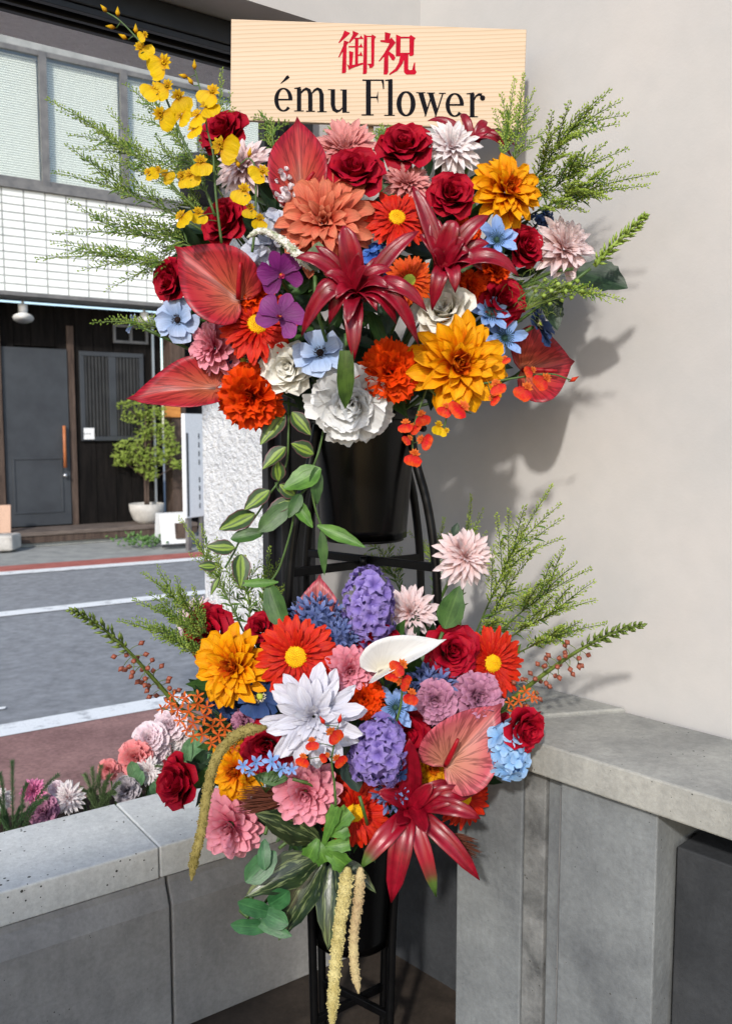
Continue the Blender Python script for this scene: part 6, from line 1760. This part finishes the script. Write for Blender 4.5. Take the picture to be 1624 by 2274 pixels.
# ---- trailing vine under the upper arrangement
def vine(label, stems, leaves, d, bq, mats):
    org = at(*stems[0][0], d); root = empty('trailing_vine', org); tag(root, label, 'vine', 'trailing vines')
    b = Builder()
    for path in stems:
        pts = smooth_path([at(u, v, d + (.03 if i == 0 else 0)) for i, (u, v) in enumerate(path)], 6); b.tube(pts, .0022, 6)
    b.build('stem', G['stem'], root, org=org)
    rn = random.Random(hash_s(label))
    for (u0, v0, u1, v1, wd, mt, pr) in leaves:
        a = at(u0, v0, d - .004); c = at(u1, v1, d - .012 + rn.uniform(-.012, .008))
        obj('leaf', leafmesh(a, c, wd * mpp(u0, v0, d), pr, F[mt], rn.uniform(-.002, .004), (rn.uniform(-.35, .35), -1, rn.uniform(.1, .6)), 8, rn.uniform(.2, .5), .008, org=org, twist=rn.uniform(-.3, .3)), root)
vine('variegated vine with purple edged leaves trailing from the upper bucket', [[(640, 885), (640, 960), (638, 1015), (632, 1040)], [(632, 1040), (614, 1075), (596, 1100), (575, 1135), (540, 1185), (520, 1225), (500, 1260)], [(612, 1072), (620, 1090), (640, 1105)]],
     [(632, 918, 577, 988, 44, 'vari', 'ovate'), (648, 914, 690, 966, 40, 'vari', 'ovate'), (696, 1008, 646, 984, 44, 'vari', 'ovate'), (634, 992, 582, 1042, 42, 'vari', 'ovate'), (618, 1068, 616, 1020, 36, 'vari', 'ovate'),
      (598, 1088, 542, 1132, 42, 'vari', 'ovate'), (648, 1110, 588, 1144, 38, 'vari', 'ovate'), (566, 1140, 486, 1176, 46, 'vari', 'ovate'), (522, 1216, 458, 1212, 38, 'vari', 'ovate'), (536, 1230, 534, 1304, 46, 'vari', 'ovate'),
      (480, 1258, 440, 1256, 26, 'vari', 'ovate'), (486, 1282, 468, 1322, 18, 'vari', 'ovate'), (655, 1100, 620, 1075, 38, 'vari', 'ovate')], 1.70, BU, None)
vine('plain green vine with large leaves hanging left of the upper bucket', [[(722, 935), (708, 1000), (694, 1040), (690, 1075), (700, 1130), (712, 1165)], [(690, 1075), (660, 1110), (645, 1180), (620, 1260), (600, 1292)]],
     [(712, 1040, 628, 1085, 58, 'bright', 'ovate'), (700, 1036, 704, 1120, 34, 'mid', 'ovate'), (650, 1116, 574, 1180, 44, 'mid', 'roundleaf'), (650, 1110, 694, 1172, 34, 'bright', 'ovate'), (704, 1166, 812, 1216, 34, 'bright', 'lance'),
      (714, 1172, 720, 1278, 24, 'mid', 'lance'), (586, 1180, 512, 1196, 34, 'mid', 'roundleaf'), (618, 1292, 518, 1294, 22, 'bright', 'lance'), (596, 1296, 628, 1392, 52, 'mid', 'roundleaf'), (668, 1095, 640, 1150, 30, 'mid', 'ovate')], 1.69, BU, None)

# ---- other leaves of note
SL = single_leaf
SL('serrated_leaf', 'dark green serrated leaf behind the blush dahlia at the right edge', 'leaf', (1280, 600, 1.70), (1392, 640, 1.66), 86, 'ovate', F['dark'], BU, .005, .01, jag=.05, n=14)
SL('serrated_leaf', 'dark green serrated leaf hanging above the round pink anthurium', 'leaf', (1215, 650, 1.68), (1236, 734, 1.66), 50, 'ovate', F['dark'], BU, 0, .01, jag=.05, n=14)
SL('sage_leaf', 'grey green felted leaf under the coral dahlia', 'leaf', (700, 602, 1.545), (708, 536, 1.56), 52, 'ovate', F['sage'], BU, 0, .005)
SL('strap_leaf', 'olive green strap leaf hanging in front of the white peony', 'leaf', (768, 778, 1.50), (766, 908, 1.52), 40, 'strap', P['strapg'], BU, 0, .01)
SL('green_leaf', 'green leaf under the blush dahlia in the lower arrangement', 'leaf', (985, 1395, 1.66), (1020, 1300, 1.66), 62, 'ovate', F['mid'], BLW, 0, .01)
SL('green_leaf', 'small dark leaf above the tall blush dahlia', 'leaf', (1005, 1190, 1.66), (1016, 1160, 1.67), 20, 'lance', F['dark'])
SL('green_leaf', 'dark blue green leaf between hyacinth and pink pompon', 'leaf', (795, 1758, 1.58), (762, 1650, 1.60), 54, 'leaf', F['bush'], BLW, 0, .01)
SL('green_leaf', 'olive leaf above the brown seed head', 'leaf', (640, 1728, 1.57), (562, 1722, 1.57), 34, 'leaf', F['mid'], BLW, 0, .01)
for i, (a, c, wd, lb) in enumerate([((712, 1870), (566, 1806), 74, 'topmost'), ((716, 1900), (545, 1990), 84, 'longest, lowest left'), ((722, 1905), (618, 2088), 78, 'middle'), ((735, 1915), (728, 2108), 66, 'downward pointing'), ((750, 1912), (790, 2060), 50, 'right hand'), ((752, 1905), (834, 1982), 36, 'small right hand')]):
    SL('calathea_leaf', 'dark blotched calathea leaf at the bottom left, the %s one' % lb, 'leaf', (a[0], a[1], 1.64), (c[0], c[1], 1.58 + .012 * (i % 3)), wd, 'leaf', F['cala'], BLW, .02, .02, (rn_ := random.Random(i)).choice([(-.2, -1, .6), (.2, -1, .5)]), 'blotched calathea leaves', .45, n=10)
euc = [(588, 1862, 586, 1932, 30, 'tall'), (612, 1890, 545, 1958, 56, 'broad'), (596, 2008, 642, 1978, 46, 'upper right'), (606, 2026, 528, 2002, 38, 'upper left'), (580, 2020, 640, 2052, 44, 'middle'), (600, 2058, 512, 2052, 34, 'lower left'), (560, 2040, 648, 2078, 26, 'lowest')]
for (a, b_, c, d_, wd, lb) in euc:
    SL('eucalyptus_leaf', 'smooth green eucalyptus leaf hanging over the ledge face, %s one' % lb, 'leaf', (a, b_, 1.60), (c, d_, 1.575), wd, 'roundleaf', F['euca'], BLW, 0, .008, (.1, -1, .35), 'smooth eucalyptus leaves', .2)
# lobed parsley-like leaf
def lobed(label, spots, d, bq):
    org = at(*spots[0][:2], d); root = empty('lobed_leaf', org); tag(root, label, 'leaf')
    for (u0, v0, u1, v1, wd) in spots:
        obj('lobe', leafmesh(at(u0, v0, d), at(u1, v1, d - .008), wd * mpp(u0, v0, d), 'fan', F['bright'], .004, (random.Random(u1).uniform(-.5, .5), -1, .4), 7, .35, .01, org=org, jag=.10), root)
    add_stem(root, bq, org, (0, -1, 0))
lobed('bright green lobed leaf left of the scarlet gerbera at the bottom', [(716, 1880, 748, 1790, 34), (722, 1850, 776, 1800, 44), (724, 1850, 772, 1836, 46), (712, 1880, 776, 1872, 34), (706, 1862, 684, 1905, 40), (708, 1870, 722, 1916, 40), (716, 1880, 768, 1922, 46)], 1.575, BLW)
# green berries and filigree at the right of the upper arrangement
def berries(label, bq, d):
    rn = random.Random(4); org = at(1165, 690, d); root = empty('berry_sprig', org); tag(root, label, 'foliage'); b = Builder(); br = []
    for (u, v) in [(1210, 615), (1225, 640), (1240, 625), (1255, 640), (1262, 625), (1275, 632), (1282, 618), (1244, 660), (1222, 668), (1205, 650), (1190, 640), (1270, 655), (1292, 640)]:
        q = at(u, v, d + rn.uniform(-.01, .01)); b.tube(bez(org, (org + q) / 2 + Vector((0, 0, .008)), q, 4), .0009, 4); br.append(q)
    for i in range(120):
        u, v = rn.gauss(1190, 26), rn.gauss(655, 26); q = at(u, v, d + rn.uniform(-.01, .02)); dr = Vector((rn.uniform(-1, 1), rn.uniform(-.4, .2), rn.uniform(-.4, 1))).normalized() * rn.uniform(.012, .026)
        b.tube([q, q + dr * .5 + Vector((0, 0, .002)), q + dr], .0005, 3)
    b.build('stem', SPM['g'], root, org=org)
    for q in br:
        b = Builder(); b.octa(q - org, (rn.uniform(-.5, .5), -.4, -1), .012, .005, 8, .45); b.build('berry', SPM['l'], root)
berries('pale green berries and fine foliage under the blush dahlia at right', BU, 1.62)

# ---- leaves packed between the blossoms
def filler(label, bq, spots_n, ru, rv, dz, seed, low=0.0):
    rn = random.Random(seed); org = bq.neck.copy(); root = empty('filler_foliage', org); tag(root, label, 'foliage', 'dark filler foliage')
    vs = []
    base = []
    for i in range(5):
        me = ribbon(bez(Vector((0, 0, 0)), Vector((0, .5, rn.uniform(-.06, .12))), Vector((0, 1, rn.uniform(-.12, .05))), 6), rn.uniform(.36, .5), 'leaf', (0, 0, 1), F['dark'] if i < 3 else F['mid'], 4, .35)
        base.append(me)
    for i in range(spots_n):
        a = rn.uniform(0, 6.28); q = sqrt(rn.random())
        u = bq.cu + ru * q * cos(a); v = bq.cv + rv * q * sin(a) + low
        Y = bq.depth(u, v) + dz + rn.uniform(0, .07)
        p = at(u, v, Y)
        f_ = Vector((cos(a) * .7 + rn.uniform(-.6, .6), rn.uniform(-.7, .1), -sin(a) * .7 + rn.uniform(-.6, .6))).normalized()
        nr = Vector((rn.uniform(-.4, .4), -1, .5)); xx = f_.cross(nr).normalized(); zz = xx.cross(f_)
        s_ = rn.uniform(.055, .10)
        mt = Matrix((xx, f_, zz)).transposed().to_4x4()
        obj('leaf', base[i % 5], root, Matrix.Translation(p - f_ * s_ * .4 - org) @ mt @ Matrix.Diagonal((s_, s_, s_, 1)))
filler('dark green leaves packed between the blossoms of the upper arrangement', BU, 250, 390, 290, .05, 21)
filler('dark green leaves packed between the blossoms of the lower arrangement', BLW, 290, 350, 255, .05, 22, 15)
# foam blocks in the buckets
M['foam'] = surf('floral_foam', rgb(22, 34, 22), rgb(34, 46, 30), 40, .9, .1, 200, .3)
for c, z1, r_, lb in ((UC, zub1, .1, 'upper'), (LC, zlb1, .095, 'lower')):
    b = Builder(); b.lathe([(.001, -.06), (r_ * .9, -.06), (r_, .0), (r_ * .95, .10), (r_ * .6, .15), (.001, .17)], 20)
    o = b.build('floral_foam', M['foam']); o.location = (c.x, c.y, z1); tag(o, 'dark green floral foam in the %s bucket, hidden by blossoms' % lb, 'foam', 'floral foam blocks')

# ================================================================== planting outside the ledge
PL = Builder(); FA.box(PL, -2.2, sc_ - .3, -.62, -.31, -.02, .36)
tag(PL.build('planter_trough', M['soil'], smooth=False), 'long soil filled planter behind the concrete ledge', 'planter')
class Outside:
    def __init__(s): s.rn = random.Random(77)
    def place(s, u, v, n=-.42): 
        q = onplane(u, v, FA.p + FA.n * n, FA.n); return q.y
OUT = Outside()
P['cpink'] = petal_mat('carnation_coral', rgb(214, 96, 106), rgb(234, 128, 134), rgb(240, 160, 160), (0, .5, 1), .15, .25, .62)
P['mag'] = petal_mat('dahlia_magenta', rgb(196, 70, 130), rgb(222, 108, 160), rgb(234, 150, 188), (0, .5, 1), .15, .25, .62)
P['ppeony'] = petal_mat('peony_pale_pink', rgb(232, 190, 204), rgb(240, 214, 224), rgb(246, 230, 236), (0, .5, 1), .1, .3, .6)
P['smoke'] = petal_mat('carnation_smoke', rgb(150, 136, 146), rgb(176, 166, 174), rgb(196, 188, 194), (0, .5, 1), .15, .25, .62)
for k_, pm in (('cpink', 'cpink'), ('ppeony', 'ppeony'), ('smoke', 'smoke'), ('omauve', 'mauve')):
    V[k_] = variants(3, key=k_, wd=.95, pr='fan', m=P[pm], nx=5, ny=3, cup=.6, bend=.3, curl=-.5, ruffle=.14 if k_ == 'ppeony' else .2, rf=5)
V['mag'] = variants(3, key='mag', wd=.4, pr='point', m=P['mag'], nx=4, ny=4, cup=.8, bend=.05, curl=-.3)
def outflower(kind, u, v, r, label, name, cat, n=-.42, face=(.1, -1, .5), lay=None):
    Y = OUT.place(u, v, n); p = at(u, v, Y); R = r * mpp(u, v, Y)
    root = head(name, p, face, OUT.rn.uniform(0, 6)); tag(root, label, cat, 'flowers planted outside the ledge')
    rn = random.Random(hash_s(label))
    radial(root, R, lay or LAY['orng'], V[kind], rn, jit=1.3)
    inv = (Matrix.Translation(root.location) @ root.rotation_quaternion.to_matrix().to_4x4()).inverted()
    e = FA.pt((p - FA.p).dot(FA.d) + rn.uniform(-.03, .03), -.45, .34)
    b = Builder(); b.tube(bez(p, p + Vector((0, .02, -.05)), e, 5), .0025, 5); b.v = [inv @ q for q in b.v]; b.build('stem', G['stem'], root)
O = outflower
O('mag', 75, 1756, 30, 'magenta dahlia outside the ledge between conifer twig and white dahlia', 'dahlia', 'dahlia', lay=LAY['blush'])
O('omauve', 98, 1800, 34, 'mauve carnation peeping over the ledge at the left', 'carnation', 'carnation')
O('blushw', 152, 1770, 40, 'white and pink dahlia peeping over the ledge at the left', 'dahlia', 'dahlia', lay=LAY['blush'])
O('ppeony', 125, 1748, 18, 'small pale pink flower behind the left white dahlia outside', 'carnation', 'carnation', -.46)
O('smoke', 282, 1752, 34, 'smoky grey carnation outside the ledge beside the feathery bush', 'carnation', 'carnation')
O('cpink', 242, 1708, 26, 'small coral carnation outside above the feathery bush', 'carnation', 'carnation', -.48)
O('cpink', 302, 1682, 42, 'coral pink carnation outside the ledge under the pale pink peony', 'carnation', 'carnation', -.48)
O('blushw', 330, 1712, 32, 'white dahlia outside the ledge below the coral carnation', 'dahlia', 'dahlia', lay=LAY['blush'])
O('ppeony', 334, 1642, 44, 'pale pink peony outside, left of its neighbour', 'peony', 'peony', -.5)
O('ppeony', 378, 1610, 38, 'topmost pale pink peony outside, under the orange ixora', 'peony', 'peony', -.52)
O('ppeony', 348, 1668, 30, 'pale pink peony outside, half below the others', 'peony', 'peony', -.5)
O('blushw', 405, 1640, 32, 'white dahlia outside partly behind the ixora', 'dahlia', 'dahlia', -.5, lay=LAY['blush'])
O('blushw', 4, 1775, 26, 'white flower outside at the left picture edge', 'dahlia', 'dahlia', lay=LAY['blush'])
def feathery(label, u, v, tips, n, mat, dens=26, ll=.012, nm='feathery_bush'):
    rn = random.Random(hash_s(label)); Y = OUT.place(u, v, n); p0 = at(u, v, Y) ; p0.z = min(p0.z, .44)
    root = empty(nm, p0); tag(root, label, 'shrub', 'feathery shrubs outside'); st = Builder(); lf = Builder()
    for (tu, tv) in tips:
        e = at(tu, tv, Y + rn.uniform(-.04, .05)); pts = bez(p0 + Vector((rn.uniform(-.03, .03), 0, -.05)), (p0 + e) / 2 + Vector((0, 0, .03)), e, 8)
        st.tube(pts, [.002 - .0015 * i / 8 for i in range(9)], 4)
        for i in range(dens * 5):
            t = .2 + .8 * i / (dens * 5); x = t * 8; j = min(7, int(x)); q = pts[j].lerp(pts[j + 1], x - j); tg = (pts[j + 1] - pts[j]).normalized()
            s = Quaternion(tg, i * 2.4) @ tg.orthogonal().normalized()
            lf.octa(q, tg + s * .9, ll * rn.uniform(.7, 1.3), .0013, 3, .3)
    st.build('stem', G['stemd'], root, org=p0); o = lf.build('needles', mat, root, smooth=False, org=p0); o['kind'] = 'stuff'
F['conif'] = leaf_mat('conifer_needle', rgb(58, 88, 54), rgb(92, 122, 80), .6, .3, .2, rib=0)
F['feath'] = leaf_mat('feathery_leaf', rgb(76, 98, 58), rgb(110, 130, 86), .6, .3, .2, rib=0)
feathery('dark conifer twigs outside the ledge at the left picture edge', 30, 1838, [(28, 1690), (0, 1718), (60, 1740), (130, 1720), (-10, 1760), (105, 1770), (50, 1790), (8, 1800), (90, 1780), (-25, 1800)], -.38, F['conif'])
feathery('feathery green bush outside the ledge beside the smoky carnation', 215, 1800, [(188, 1720), (205, 1705), (225, 1700), (245, 1720), (265, 1738), (180, 1750), (220, 1725), (235, 1740), (255, 1760), (170, 1770), (200, 1755)], -.40, F['feath'], 20, .014)
feathery('dark twig hanging before the outside flowers beside the rose', 420, 1640, [(322, 1752), (345, 1700), (335, 1735), (370, 1680)], -.36, F['feath'], 24, .008)
def outleaves(label, spots, n, mat):
    Y = OUT.place(*spots[0][:2], n); org = at(*spots[0][:2], Y); root = empty('leafy_plant', org); tag(root, label, 'plant', 'leafy plants outside')
    for (u0, v0, u1, v1, wd) in spots:
        obj('leaf', leafmesh(at(u0, v0, Y), at(u1, v1, Y - .02), wd * mpp(u0, v0, Y), 'roundleaf', mat, .01, (.1, -1, .5), 6, .3, .01, org=org), root)
F['outl'] = leaf_mat('outside_leaf', rgb(84, 124, 84), rgb(120, 158, 116), .5, .3, .3)
outleaves('pale green round leaves outside below the coral carnation', [(305, 1735, 292, 1690, 30), (300, 1745, 318, 1712, 34), (290, 1740, 270, 1735, 24), (350, 1760, 380, 1720, 40), (360, 1770, 340, 1735, 34), (370, 1760, 400, 1730, 38)], -.42, F['outl'])
outleaves('tall pale green leaves outside behind the left rose', [(420, 1720, 440, 1620, 34), (430, 1720, 470, 1640, 30), (410, 1710, 420, 1640, 26), (440, 1720, 480, 1670, 30), (400, 1720, 395, 1665, 24), (380, 1750, 420, 1690, 34), (330, 1775, 350, 1740, 26), (400, 1755, 440, 1700, 40)], -.44, F['outl'])
